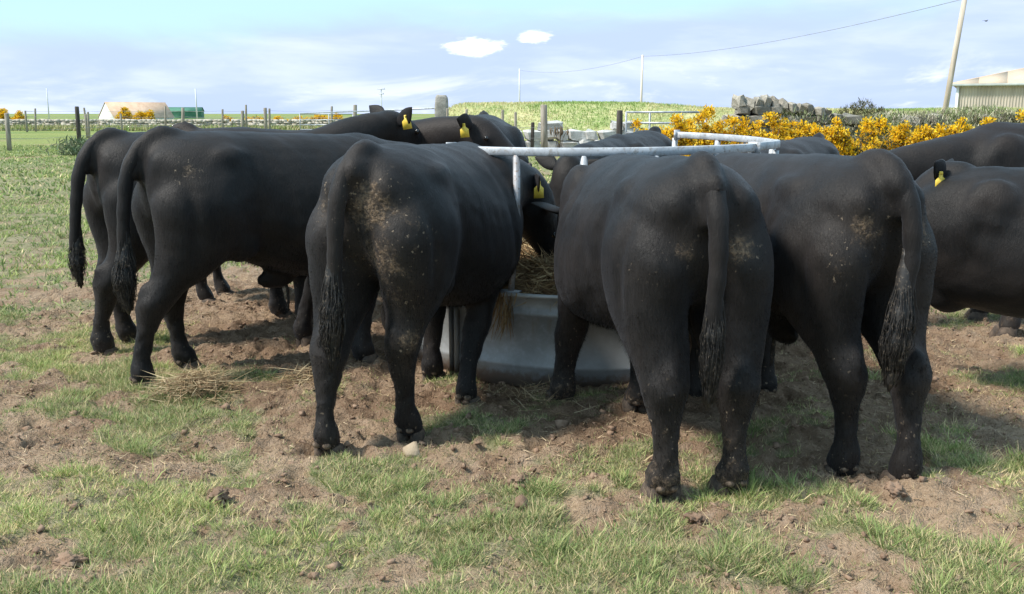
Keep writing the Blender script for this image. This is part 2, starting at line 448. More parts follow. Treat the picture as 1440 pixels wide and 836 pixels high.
def mat_hide():
    m, nt = new_mat("black_hide", 0.55, 0.20)
    tcn = nt.add('ShaderNodeTexCoord'); P = tcn.outputs['Object']
    oi = nt.add('ShaderNodeObjectInfo')
    P = nt.vmath('ADD', P, oi.outputs['Location'])
    n1 = nt.noise(P, 3.5, 4, 0.6)
    n2 = nt.noise(nt.mapping(P, scale=(1, 1, 0.22)), 105, 5, 0.7, 0.6)
    n3 = nt.noise(P, 17, 6, 0.72)
    n4 = nt.noise(P, 60, 3, 0.6)
    rust = nt.attr('rust').outputs['Fac']
    c = nt.mix(nt.ss(n1, 0.35, 0.7), (0.0068, 0.0060, 0.0058), (0.0170, 0.0134, 0.0116))
    c = nt.mix(nt.math('MULTIPLY', rust, 0.30), c, (0.045, 0.024, 0.018))
    mud = nt.attr('mud').outputs['Fac']
    f = nt.ss(nt.math('ADD', mud, nt.math('MULTIPLY', nt.math('SUBTRACT', n3, 0.5), 1.7)), 0.55, 1.05)
    f = nt.math('MULTIPLY', f, nt.math('MINIMUM', nt.math('MULTIPLY', mud, 4.0), 1.0))
    f = nt.math('MULTIPLY', f, nt.ss(n4, 0.30, 0.62, 0.25, 1.0))
    n5 = nt.noise(P, 48, 3, 0.6)
    fl = nt.math('MULTIPLY', nt.ss(n5, 0.64, 0.70), nt.ss(mud, 0.05, 0.5))
    c = nt.mix(nt.math('MULTIPLY', nt.ss(n2, 0.4, 0.7), 0.35), c, (0.0235, 0.0195, 0.0175))
    dust = nt.math('MULTIPLY', nt.ss(nt.math('ADD', mud, nt.math('MULTIPLY', n1, 0.4)), 0.2, 1.1), 0.22)
    c = nt.mix(dust, c, (0.085, 0.068, 0.055))
    clot = nt.math('MULTIPLY', f, nt.ss(n4, 0.38, 0.60, 0.45, 1.0))
    c = nt.mix(nt.math('MULTIPLY', clot, 0.95), c, nt.mix(n1, (0.13, 0.083, 0.048), (0.26, 0.185, 0.12)))
    c = nt.mix(nt.math('MULTIPLY', fl, 0.85), c, (0.24, 0.185, 0.13))
    nt.b.inputs['Sheen Weight'].default_value = 0.05
    nt.b.inputs['Sheen Roughness'].default_value = 0.5
    nt.b.inputs['Sheen Tint'].default_value = (0.75, 0.80, 0.95, 1)
    h = nt.math('ADD', nt.math('MULTIPLY', n2, 0.9), nt.math('ADD', nt.math('MULTIPLY', n3, 0.16), nt.math('MULTIPLY', clot, 0.9)))
    wire(nt, c, nt.bump(h, 0.5, 0.009))
    return m
M_HIDE = mat_hide()
M_HAIR = mat_noise("tail_hair", (0.010, 0.0095, 0.0095), (0.030, 0.027, 0.025), 14, 0.5, 0.3, 0.003, spec=0.4, cc=(0.13, 0.105, 0.08))
M_FUR = mat_noise("body_fur", (0.012, 0.011, 0.011), (0.022, 0.020, 0.019), 9, 0.6, 0.0, 0.001, spec=0.3)

# ------------------------------------------------------------------ ground sheet
def graded(a0, a1, step, lim0, lim1, g=1.14):
    core = list(np.arange(a0, a1 + 1e-6, step))
    s = step; x = a1; hi = []
    while x < lim1: s *= g; x += s; hi.append(x)
    s = step; x = a0; lo = []
    while x > lim0: s *= g; x -= s; lo.append(x)
    return np.array(lo[::-1] + core + hi)
gx = graded(-3.9, 3.9, 0.02, -4200, 4200)
gy = graded(2.3, 8.6, 0.02, -300, 7000)
X, Y = np.meshgrid(gx, gy)
G = green(X, Y)
Z = ground_h(X, Y)
V = np.stack([X.ravel(), Y.ravel(), Z.ravel()], 1)
ny, nx = X.shape
idx = np.arange(nx * ny).reshape(ny, nx)
Fq = np.stack([idx[:-1, :-1], idx[:-1, 1:], idx[1:, 1:], idx[1:, :-1]], -1).reshape(-1, 4)
wet = (1 - sstep(np.hypot((X - RC[0]) / 1.15, Y - RC[1]) + (fbm(X * 1.5, Y * 1.5, 77, 3) - .5) * 1.0, 1.85, 2.75)) * (0.55 + 0.45 * sstep(fbm(X * 2, Y * 2, 91, 2), .35, .6))
ground = mk("pasture_ground", V, Fq, M_GROUND, smooth=True, attrs={'green': G.ravel(), 'far': sstep(np.hypot(X, Y), 12, 60).ravel(), 'wet': wet.ravel()})
tag(ground, kind='structure')

# ------------------------------------------------------------------ blades (grass, straw, gorse): many small ribbons in one mesh
def ribbons(name, base, direc, side, length, width, curve, tint, mat, mid=0.55, single=False):
    """each ribbon: 2 base, 2 mid, 1 tip; direc unit (n,3), side unit (n,3), curve = bend direction (n,3)"""
    n = len(base)
    L = length[:, None]; W = width[:, None] * 0.5
    m = base + direc * L * mid + curve * L * 0.12
    t = base + direc * L + curve * L * 0.50
    if single:
        V = np.empty((n, 3, 3), np.float32)
        V[:, 0] = base - side * W; V[:, 1] = base + side * W; V[:, 2] = t
        C = np.ones((n, 3, 4), np.float32); C[:, :, :3] = tint[:, None, :]
        return mk(name, V.reshape(-1, 3), np.arange(n * 3, dtype=np.int32).reshape(-1, 3), mat, smooth=True, attrs={'tint': C.reshape(-1, 4)})
    V = np.empty((n, 5, 3), np.float32)
    V[:, 0] = base - side * W; V[:, 1] = base + side * W
    V[:, 2] = m - side * W * 0.8; V[:, 3] = m + side * W * 0.8
    V[:, 4] = t
    i = np.arange(n, dtype=np.int32)[:, None] * 5
    q = i + np.array([[0, 1, 3, 2]], np.int32); tr = i + np.array([[2, 3, 4]], np.int32)
    C = np.ones((n, 5, 4), np.float32); C[:, :, :3] = tint[:, None, :]
    o = mk(name, V.reshape(-1, 3), [q, tr], mat, smooth=True, attrs={'tint': C.reshape(-1, 4)})
    return o

def rand_dirs(n):
    a = rng.uniform(0, 2 * math.pi, n)
    return np.stack([np.cos(a), np.sin(a), np.zeros(n)], 1)

def norm(v): return v / np.maximum(np.linalg.norm(v, axis=1, keepdims=True), 1e-9)

PAL = np.array([[0.130, 0.185, 0.058], [0.185, 0.235, 0.085], [0.265, 0.300, 0.125], [0.090, 0.130, 0.050], [0.440, 0.370, 0.215], [0.310, 0.280, 0.140]])
def grass_patch(name, ntuft, per, xr, yr, hmin, hmax, wid, spread, thresh, label, single=False, pal_w=(0.25, 0.23, 0.17, 0.12, 0.11, 0.12)):
    """tufts scattered where green() says so"""
    xs = rng.uniform(*xr, ntuft); ys = rng.uniform(*yr, ntuft)
    keep = np.abs(xs) < ys * 0.60 + 1.2
    xs, ys = xs[keep], ys[keep]
    g = green(xs, ys)
    k = rng.random(len(xs)) < np.clip((g - thresh) / (1 - thresh), 0, 1)
    xs, ys, g = xs[k], ys[k], g[k]
    hs = rng.uniform(hmin, hmax, len(xs)) * (0.55 + 0.8 * fbm(xs * 1.7, ys * 1.7, 55, 3)) * (0.5 + 0.5 * g)
    tone = fbm(xs * 1.1, ys * 1.1, 66, 3)
    nb = rng.integers(max(2, int(per * 0.6)), int(per * 1.4) + 1, len(xs))
    ti = np.repeat(np.arange(len(xs)), nb); n = len(ti)
    rd = rand_dirs(n); rad = np.abs(rng.normal(0, spread, n))[:, None]
    base = np.zeros((n, 3)); base[:, 0] = xs[ti]; base[:, 1] = ys[ti]
    base += rd * rad
    base[:, 2] = ground_h(base[:, 0], base[:, 1]) - 0.008
    lean = rng.uniform(0.15, 0.95, n)[:, None]
    d2 = norm(rd + rand_dirs(n) * 0.7)
    direc = norm(np.array([[0, 0, 1.0]]) + d2 * lean)
    side = norm(np.cross(direc, d2 + rand_dirs(n) * 0.6 + 1e-4))
    ln = hs[ti] * rng.uniform(0.55, 1.25, n)
    w = wid * rng.uniform(0.6, 1.4, n)
    curve = d2 * rng.uniform(0.1, 0.9, n)[:, None] - np.array([[0, 0, 1.0]]) * rng.uniform(0.0, 0.5, n)[:, None]
    cw = np.array(pal_w); cw = cw / cw.sum()
    ci = rng.choice(len(PAL), n, p=cw)
    tint = PAL[ci] * np.array([[1.60, 1.52, 1.55]]) * rng.uniform(0.8, 1.2, (n, 1))
    tt = tone[ti][:, None]
    tint = tint * (0.75 + 0.5 * tt) * np.array([[1.0, 1.0, 1.0]]) + (tt > 0.55) * np.array([[0.03, 0.025, 0.0]])
    o = ribbons(name, base, direc, side, ln, w, curve, tint, M_BLADE, single=single)
    tag(o, label, 'grass', kind='stuff')
    return o
grass_patch("grass", 90000, 13, (-4.6, 4.6), (2.15, 7.2), 0.026, 0.058, 0.0040, 0.022, 0.03, "short grazed grass tufts between the bare soil in the foreground", True)
grass_patch("grass", 3000, 34, (-4.6, 4.6), (2.15, 7.2), 0.050, 0.088, 0.0036, 0.036, 0.30, "taller fresh green grass tufts in the foreground", pal_w=(0.40, 0.30, 0.18, 0.08, 0.02, 0.02))
grass_patch("grass", 30000, 8, (-4.6, 4.6), (2.15, 7.2), 0.03, 0.075, 0.0034, 0.05, -0.15, "dead straw coloured grass lying over the trampled soil", True, pal_w=(0.03, 0.03, 0.05, 0.04, 0.6, 0.25))
grass_patch("grass", 30000, 5, (-11, 11), (7.0, 17.0), 0.05, 0.10, 0.012, 0.05, 0.05, "grazed turf reaching back beside and behind the herd", pal_w=(0.33, 0.28, 0.16, 0.14, 0.03, 0.06))
grass_patch("grass", 26000, 5, (-27, 27), (17.0, 46.0), 0.07, 0.13, 0.035, 0.14, 0.0, "far turf of the pasture up to the fence line", pal_w=(0.33, 0.30, 0.14, 0.14, 0.03, 0.06))

# loose straw and crumbs of soil over the mud
def litter(name, n, xr, yr, lmin, lmax, w, pal, label, cat, mask=None, lift=0.006, mat=M_STRAW, hfun=None, single=False):
    xs = rng.uniform(*xr, n); ys = rng.uniform(*yr, n)
    if mask is not None:
        k = rng.random(n) < mask(xs, ys); xs, ys = xs[k], ys[k]
    n = len(xs)
    z = (hfun or ground_h)(xs, ys)
    base = np.stack([xs, ys, z + lift], 1)
    d = norm(rand_dirs(n) + np.array([[0, 0, 1.0]]) * rng.normal(0.06, 0.18, n)[:, None])
    side = norm(np.cross(d, np.array([[0, 0, 1.0]]) + rand_dirs(n) * 0.5))
    ln = rng.uniform(lmin, lmax, n); ww = w * rng.uniform(0.6, 1.4, n)
    curve = rand_dirs(n) * rng.uniform(0, 0.7, n)[:, None]
    pal = np.array(pal)
    tint = pal[rng.integers(0, len(pal), n)] * rng.uniform(0.75, 1.2, (n, 1))
    o = ribbons(name, base, d, side, ln, ww, curve, tint, mat, single=single)
    return tag(o, label, cat, kind='stuff')
STRAW = [(0.50, 0.38, 0.21), (0.40, 0.29, 0.15), (0.58, 0.47, 0.29), (0.30, 0.20, 0.10)]
litter("straw_litter", 80000, (-4.2, 4.2), (2.4, 9.0), 0.015, 0.075, 0.0040, [(0.40, 0.29, 0.18), (0.31, 0.21, 0.125), (0.50, 0.39, 0.25), (0.22, 0.14, 0.085), (0.17, 0.11, 0.07)], "loose dry straw scattered over the trampled soil", 'straw',
       mask=lambda x, y: np.clip((1 - green(x, y)) * (0.25 + 1.1 * sstep(fbm(x * 2, y * 2, 61, 2), .5, .7)), 0, 1), single=True)

def mound_h(c, r, h, seed):
    def f(x, y):
        q = np.hypot(x - c[0], (y - c[1]) * 1.15) / r
        return ground_h(x, y) + h * np.clip(1 - q * q, 0, 1) * (0.6 + 0.8 * fbm(x * 9, y * 9, seed, 3))
    return f
for c, r, h, n, lab in (((-1.72, 5.05), 0.26, 0.08, 3400, "heap of pale dry straw dropped by the hooves of the left bull"),
                        ((-1.18, 5.30), 0.17, 0.06, 1300, "small wisp of brown hay left of the muddy rumped bull"),
                        ((0.12, 4.98), 0.30, 0.04, 700, "thin scatter of hay at the foot of the feeder")):
    hf = mound_h(c, r, h, 5)
    litter("straw_heap", n, (c[0] - r, c[0] + r), (c[1] - r, c[1] + r), 0.05, 0.20, 0.0036, [(0.44, 0.33, 0.19), (0.36, 0.255, 0.14), (0.50, 0.40, 0.25), (0.26, 0.17, 0.095), (0.20, 0.13, 0.075)], lab, 'straw',
           mask=lambda x, y, c=c, r=r: np.exp(-2.2 * ((x - c[0]) ** 2 + (y - c[1]) ** 2) / (r * r)), hfun=hf, lift=0.004)

def rock(r, seed, squash=0.75, n=2, rough=0.35):
    """small lumpy closed stone as vertex/face lists"""
    import bmesh
    bm = bmesh.new()
    bmesh.ops.create_icosphere(bm, subdivisions=n, radius=1.0)
    for v in bm.verts:
        p = v.co.copy()
        k = 1 + rough * 0.5 * mnoise.noise(p * 6.0 + Vector((seed, 1, 5))) + rough * mnoise.noise(p * 1.3 + Vector((seed * 3.1, seed * 1.7, 0))) + rough * 0.4 * mnoise.noise(p * 3.1 + Vector((0, seed, 3)))
        v.co = Vector((p.x * k * r, p.y * k * r, p.z * k * r * squash))
    V = np.array([v.co[:] for v in bm.verts]); F = np.array([[w.index for w in f.verts] for f in bm.faces])
    bm.free()
    return V, F
def chip(r, seed, squash, n=12):
    """angular stone: the hull of a few random points"""
    import bmesh
    rs = random.Random(seed); bm = bmesh.new()
    for i in range(n):
        v = Vector((rs.gauss(0, 1), rs.gauss(0, 1), rs.gauss(0, 1))).normalized() * rs.uniform(0.8, 1.1)
        bm.verts.new((v.x * r, v.y * r * rs.uniform(.8, 1), v.z * r * squash))
    g = bmesh.ops.convex_hull(bm, input=bm.verts[:])
    for v in [v for v in bm.verts if not v.link_faces]: bm.verts.remove(v)
    bm.verts.index_update()
    V = np.array([v.co[:] for v in bm.verts]); F = np.array([[w.index for w in f.verts] for f in bm.faces])
    bm.free()
    return V, F
def put_rock(name, x, y, r, seed, mat, label, cat, squash=0.75, rough=0.35, sink=0.35, n=2):
    V, F = chip(r * 1.15, seed, squash, 22) if n < 3 else rock(r, seed, squash, 4, 0.9)
    o = mk(name, V, F, mat, smooth=(n > 2))
    o.location = (x, y, float(ground_h(x, y)) + r * squash * (1 - sink))
    o.rotation_euler = (0.2 * math.sin(seed), 0.2 * math.cos(seed * 2), seed)
    return tag(o, label, cat)
put_rock("stone", -0.45, 4.14, 0.043, 3, M_PALE, "pale angular stone by the rear hoof of the muddy rumped bull", 'stone', 0.95, 0.55, 0.2)
put_rock("stone", 0.25, 4.56, 0.040, 5, M_CLOD, "tan stone lying in front of the feeder sheet", 'stone', 0.8, 0.4)
put_rock("stone", 0.035, 3.56, 0.035, 8, M_CLOD, "larger of two round stones in the grassy foreground centre", 'stone', 0.9, 0.3)
put_rock("stone", -0.055, 3.50, 0.026, 9, M_CLOD, "smaller of two round stones in the grassy foreground centre", 'stone', 0.9, 0.3)
put_rock("soil_clod", -1.16, 3.58, 0.034, 12, M_CLOD, "rounded clod of soil in the grass at left of centre", 'clod', 0.7, 0.5, 0.35, 3)
put_rock("soil_clod", -1.93, 3.23, 0.028, 14, M_CLOD, "clod of soil in the grass near the left edge", 'clod', 0.8, 0.5, 0.3, 3)
put_rock("soil_clod", -1.50, 3.02, 0.042, 15, M_CLOD, "broad low clod of bare soil in the left foreground", 'clod', 0.5, 0.5, 0.45, 3)
put_rock("soil_clod", 0.70, 3.42, 0.034, 17, M_CLOD, "crumbly clod of soil just below the hooves of the centre bull", 'clod', 0.6, 0.5, 0.35, 3)
put_rock("soil_clod", 0.02, 3.80, 0.036, 18, M_CLOD, "clod of dry soil at the middle of the trampled foreground", 'clod', 0.7, 0.5, 0.35, 3)
put_rock("soil_clod", 1.53, 3.62, 0.032, 19, M_CLOD, "clod of soil between the hooves of the right bull", 'clod', 0.7, 0.5, 0.35, 3)

crumb = MB()
for i in range(5200):
    x = random.uniform(-3.6, 3.6); y = random.uniform(2.6, 8.0)
    if random.random() < float(green(x, y)) * 0.93: continue
    r = random.choice((0.006, 0.007, 0.008, 0.010, 0.012, 0.016, 0.022)) * random.uniform(0.8, 1.3)
    V, F = chip(r, i, random.uniform(0.5, 0.9), 9)
    V = V + np.array([x, y, float(ground_h(x, y)) + r * 0.25])
    crumb.put(V, F.tolist())
tag(crumb.build("soil_crumbs", M_CLOD), "crumbled lumps of dry soil over the trampled ground", 'soil', kind='stuff')

# ------------------------------------------------------------------ far setting: bank, walls, fences, gates, houses, poles
bx = np.linspace(-8, 60, 136); by = np.linspace(42.5, 80, 60)
BX, BY = np.meshgrid(bx, by)
prof = sstep(BX, -6.2, -3.6) * (0.80 + 0.95 * sstep(BX, -5.0, -2.4)) * (1 - 0.16 * sstep(BX, 5.5, 12)) + 0.12 * (fbm(BX * 0.35, BY * 0.1, 4, 3) - 0.5)
BZ = sstep(BY, 42.5, 50) * np.clip(prof, 0, None) * 1.16 * (1 - sstep(BY, 62, 79)) + 0.10 * (fbm(BX * 1.2, BY * 1.2, 19, 3) - 0.5)
idx = np.arange(BX.size).reshape(BX.shape)
Fb = np.stack([idx[:-1, :-1], idx[:-1, 1:], idx[1:, 1:], idx[1:, :-1]], -1).reshape(-1, 4)
M_BANK = mat_noise("bank_turf", (0.25, 0.31, 0.11), (0.46, 0.43, 0.21), 0.6, 0.95, 0.5, 0.05, cc=(0.52, 0.46, 0.27))
bank = mk("grassy_bank", np.stack([BX.ravel(), BY.ravel(), BZ.ravel() - 0.06], 1), Fb, M_BANK, smooth=True)
tag(bank, kind='structure')
def bank_h(x, y):
    x = np.asarray(x); y = np.asarray(y)
    prof = sstep(x, -6.2, -3.6) * (0.80 + 0.95 * sstep(x, -5.0, -2.4)) * (1 - 0.16 * sstep(x, 5.5, 12)) + 0.12 * (fbm(x * 0.35, y * 0.1, 4, 3) - 0.5)
    return sstep(y, 42.5, 50) * np.clip(prof, 0, None) * 1.16 * (1 - sstep(y, 62, 79)) + 0.10 * (fbm(x * 1.2, y * 1.2, 19, 3) - 0.5) - 0.07
n = 48000
xs = rng.uniform(-6.4, 30, n); ys = 42.6 + 12 * rng.random(n) ** 1.3
base = np.stack([xs, ys, bank_h(xs, ys)], 1)
dd = rand_dirs(n); direc = norm(np.array([[0, 0, 1.0]]) + dd * rng.uniform(0.1, 0.9, n)[:, None])
BP = np.array([[0.30, 0.40, 0.13], [0.24, 0.34, 0.10], [0.62, 0.54, 0.31], [0.54, 0.50, 0.27], [0.42, 0.45, 0.19]])
pn = fbm(xs * 0.35, ys * 0.25, 23, 3)
ci = np.where(rng.random(n) < sstep(pn, 0.35, 0.62), rng.integers(2, 5, n), rng.integers(0, 2, n))
o = ribbons("bank_grass", base, direc, norm(np.cross(direc, dd + 0.01)), rng.uniform(0.10, 0.20, n), rng.uniform(0.022, 0.04, n), dd * 0.7, BP[ci] * rng.uniform(0.8, 1.2, (n, 1)), M_BLADE)
tag(o, "long pale and green grass covering the bank behind the pasture", 'grass', kind='stuff')

_stone_cache = {}
def stone_mesh(kind, mat):
    key = (kind, mat.name)
    if key in _stone_cache: return _stone_cache[key]
    import bmesh
    bm = bmesh.new()
    bmesh.ops.create_cube(bm, size=1.0)
    bmesh.ops.bevel(bm, geom=bm.edges[:], offset=0.17, segments=1, affect='EDGES')
    for v in bm.verts:
        v.co += Vector((mnoise.noise(v.co * 2.3 + Vector((kind * 5.1, 0, 0))), mnoise.noise(v.co * 2.3 + Vector((0, kind * 3.7, 9))), mnoise.noise(v.co * 2.3 + Vector((3, 0, kind * 4.3))))) * 0.34
    me = bpy.data.meshes.new("stone")
    bm.to_mesh(me); bm.free()
    me.materials.append(mat)
    _stone_cache[key] = me
    return me

def drystone_wall(name, label, x0, y0, x1, y1, hfun, size, mat, thick=0.5, group=None, heart=True):
    L = math.hypot(x1 - x0, y1 - y0); ang = math.atan2(y1 - y0, x1 - x0)
    w = empty(name, (x0, y0, 0), ang, label, 'stone wall', group)
    z = 0.0; course = 0
    while z < 3.0:
        hh = size * 0.62 * random.uniform(0.85, 1.2)
        x = -random.uniform(0, size)
        put = 0
        while x < L:
            ln = size * random.uniform(0.7, 1.5)
            if z + hh * 0.6 < hfun(x + ln / 2):
                s = bpy.data.objects.new("stone", stone_mesh(random.randint(0, 5), mat))
                COL.objects.link(s); s.parent = w
                s.location = (x + ln / 2, random.uniform(-0.05, 0.05), z + hh / 2)
                s.scale = (ln * 0.99, thick * random.uniform(0.9, 1.1), hh * 1.0)
                s.rotation_euler = (random.uniform(-.07, .07), random.uniform(-.08, .08), random.uniform(-.06, .06))
                put += 1
            x += ln
        if not put: break
        z += hh * 0.97; course += 1
    return w
drystone_wall("dry_stone_wall", "grey dry stone wall with tumbled left end behind the gorse", 5.55, 24.0, 15.5, 24.6, lambda x: 1.62 - 0.22 * sstep(np.array(x), 1.2, 2.5) + 0.06 * math.sin(x * 3.1), 0.40, M_STONE, 0.55)
_w = bpy.data.objects['dry_stone_wall']; _x = 0.0
while _x < 2.3:
    _s = bpy.data.objects.new('stone', stone_mesh(random.randint(0, 5), M_STONE)); COL.objects.link(_s); _s.parent = _w
    _h = random.uniform(0.26, 0.38) * (1 - 0.16 * _x)
    _s.location = (_x, random.uniform(-.06, .06), 1.60 - 0.16 * max(0, _x - 0.9) + _h / 2); _s.scale = (random.uniform(.16, .30), 0.5, _h); _s.rotation_euler = (random.uniform(-.1, .1), random.uniform(-.1, .5), random.uniform(-.15, .15))
    _x += random.uniform(.17, .27)
drystone_wall("pale_stone_wall", "low pale stone wall at the foot of the grassy bank", -2.4, 41.2, 5.6, 41.4, lambda x: 1.0 + 0.05 * math.sin(x * 2), 0.62, M_SLAB, 0.5)

# overgrown wall top: grey green wisps
n = 30000
xs = 6.5 + 9.2 * rng.random(n); ys = rng.normal(24.25, 0.30, n)
base = np.stack([xs, ys, rng.uniform(0.75, 1.56, n) + 0.07 * np.sin(xs * 2.3) - 0.26 * np.exp(-((xs - 8.6) / 0.75) ** 2)], 1)
dd = rand_dirs(n); direc = norm(np.array([[0, 0, 1.0]]) + dd * rng.uniform(0.2, 1.2, n)[:, None])
WP = np.array([[0.28, 0.27, 0.16], [0.40, 0.38, 0.26], [0.19, 0.23, 0.10], [0.50, 0.45, 0.32], [0.22, 0.27, 0.12]])
o = ribbons("wall_top_growth", base, direc, norm(np.cross(direc, dd + 0.01)), rng.uniform(0.06, 0.17, n), rng.uniform(0.010, 0.024, n), dd * 0.5, WP[np.clip((fbm(xs * 1.5, base[:, 2] * 3, 9, 2) * 5 + rng.normal(0, .9, n)).astype(int), 0, 4)] * rng.uniform(0.7, 1.2, (n, 1)), M_LEAF)
tag(o, "grey green heather and grass growing over the right stone wall", 'grass', kind='stuff')

def far_wall(x0, y0, x1, y1, top):
    L = math.hypot(x1 - x0, y1 - y0); ang = math.atan2(y1 - y0, x1 - x0)
    w = empty("field_wall", (x0, y0, 0), ang, "long low weathered field wall across the far left of the pasture", 'stone wall')
    mb = MB(); z = 0
    while z < top:
        h = random.uniform(0.13, 0.24); x = -random.uniform(0, .4)
        while x < L:
            l = random.uniform(0.2, 0.62)
            if z + h < top + random.uniform(-0.1, 0.1):
                mb.box((x + l / 2, random.uniform(-.06, .06), z + h / 2), (l * 0.98, 0.5, h * 1.0), jit=0.055)
            x += l
        z += h
    o = mb.build("stones", M_FARWALL, w); tag(o, kind='stuff')
far_wall(-50.0, 88, -13.5, 84, 1.08)
n = 5200
xs = rng.uniform(-50, -13.5, n); ys = 87.9 - (xs + 50) / 36.5 * 4 - 0.3 - np.abs(rng.normal(0, 0.5, n))
dd = rand_dirs(n); direc = norm(np.array([[0, 0, 1.0]]) + dd * rng.uniform(0.1, 0.7, n)[:, None])
o = ribbons("verge_grass", np.stack([xs, ys, 0 * xs], 1), direc, norm(np.cross(direc, dd + 0.01)), rng.uniform(0.25, 0.75, n), rng.uniform(0.04, 0.08, n), dd * 0.5, BP[rng.integers(0, 5, n)] * rng.uniform(0.7, 1.1, (n, 1)), M_BLADE)
tag(o, "long bleached grass at the foot of the far field wall", 'grass', kind='stuff')

def post(parent, x, y, h, r, mat, lean=(0, 0), square=False, name="post", z0=-0.15):
    mb = MB()
    pts = [(0, 0, z0), (lean[0] * 0.5, lean[1] * 0.5, h * 0.5), (lean[0], lean[1], h - 0.03), (lean[0], lean[1], h)]
    mb.tube(pts, [r, r * 0.97, r * 0.93, r * 0.7], 4 if square else 9)
    o = mb.build(name, mat, parent, smooth=not square)
    o.location = (x, y, 0)
    if square: o.rotation_euler = (0, 0, 0.785)
    return o
def wires(parent, pts, heights, r=0.006):
    for h in heights:
        mb = MB()
        pp = []
        for a, b in zip(pts[:-1], pts[1:]):
            for k in range(4):
                t = k / 4
                pp.append((a[0] + (b[0] - a[0]) * t, a[1] + (b[1] - a[1]) * t, h - 0.05 * 4 * t * (1 - t)))
        pp.append((pts[-1][0], pts[-1][1], h))
        mb.tube(pp, r, 4)
        mb.build("wire", M_WIRE, parent)
# left near fence: two stout posts then smaller ones receding to the right
f = empty("post_and_wire_fence", (-20.0, 41, 0), 0, "post and wire fence along the far left edge of the pasture", 'fence')
P1 = [(-26.5, 38.0, 1.5, .085, 0), (-20.55, 39.7, 1.52, .095, 1), (-19.85, 44.6, 1.82, .10, 2), (-26.2, 60, 1.45, .07, 0), (-25.2, 58, 1.6, .07, 0)]
for x, y, h, r, k in P1:
    post(f, x + 20.0, y - 41, h, r, M_DARKWOOD if k == 2 else M_WOOD, (random.uniform(-.04, .04), 0))
wires(f, [(-7.5 - 4, 34.5 - 41), (-0.55, -1.3), (0.15, 3.6), (0.6, 28)], (0.5, 0.85, 1.2), 0.007)
f2 = empty("wall_top_fence", (-27, 80, 0), 0, "line of wooden fence posts standing along the far field wall", 'fence')
pp = []
for px, ytop, y, k in ((60, 153, 82, 0), (48, 156, 80, 0), (131, 152, 79, 0), (180, 160, 79, 0), (240, 150, 78, 0), (264, 152, 77, 1), (319, 154, 76, 0), (347, 156, 74, 1), (352, 148, 74, 0), (379, 152, 70, 1), (384, 153, 71, 0), (470, 150, 66, 0), (502, 148, 62, 1)):
    x = (px - 720) / 1350 * y; z = 1.5 + (160 - ytop) / 1350 * y
    post(f2, x + 27, y - 80, z, 0.085 if not k else 0.13, M_WOOD, (random.uniform(-.12, .12), 0))
    pp.append((x + 27, y - 80))
pp.sort()
wires(f2, pp, (1.25, 1.7), 0.010)

# fence in front of the bank, a few old stobs
f3 = empty("stob_fence", (0, 38, 0), 0, "old leaning fence posts in front of the grassy bank", 'fence')
for px, ytop, k in ((631, 153, 0), (655, 154, 0), (707, 155, 0), (725, 158, 0), (748, 172, 1), (765, 148, 2)):
    x = (px - 720) / 1350 * 38; z = 1.5 + (160 - ytop) / 1350 * 38
    post(f3, x, random.uniform(-.3, .3), z, (0.055, 0.075, 0.14)[k], (M_WOOD, M_DARKWOOD, M_WOOD)[k], (random.uniform(-.06, .06), 0))
wires(f3, [(-2.6, 0), (0.1, 0), (1.3, 0)], (0.6, 1.0), 0.006)

V_, F_ = rock(1.0, 4, 1.0, 3, 0.18)
V_ = np.sign(V_) * np.abs(V_) ** 0.38 * np.array([0.28, 0.20, 1.2])
ss_ = mk("standing_stone", V_, F_, mat_noise("lichen_stone", (0.20, 0.185, 0.165), (0.36, 0.34, 0.31), 4, 0.9, 0.6, 0.04, cc=(0.42, 0.40, 0.32)), smooth=True)
ss_.location = (-2.88, 40.0, 1.08)
tag(ss_, "tall upright grey stone gatepost at the left end of the bank", 'stone post')
rl = MB().tube([(-11.8, 54.5, 1.50), (-7.5, 47, 1.60), (-2.9, 40.0, 1.72)], 0.035, 6).build("gate_rail", M_GATE)
tag(rl, "long thin metal rail running from the left gate to the stone gatepost", 'rail')

def gate(name, label, x0, y0, x1, y1, top, bars, uprights, r=0.03, pst=True):
    L = math.hypot(x1 - x0, y1 - y0)
    g = empty(name, (x0, y0, 0), math.atan2(y1 - y0, x1 - x0), label, 'gate')
    for z in bars: MB().tube([(0, 0, z), (L, 0, z)], r, 6).build("bar", M_GATE, g)
    for u in uprights: MB().tube([(u * L, 0.003, bars[-1] - 0.02), (u * L, 0.003, bars[0] + 0.02)], r * 0.95, 6).build("upright", M_GATE, g)
    if pst: post(g, -0.2, 0, top, 0.10, M_DARKWOOD)
    return g
gate("field_gate", "grey metal field gate at the far left behind the herd", -11.9, 54.8, -8.8, 54.0, 1.3, (1.47, 1.16, 0.88, 0.62, 0.36), (0, 0.55, 1.0), 0.03, False)
gate("field_gate", "dark railed metal gate between the bank and the gorse", 3.45, 29.5, 5.75, 29.0, 1.6, (1.54, 1.22, 0.92, 0.62, 0.34), (0, 0.3, 0.7, 1.0), 0.035)

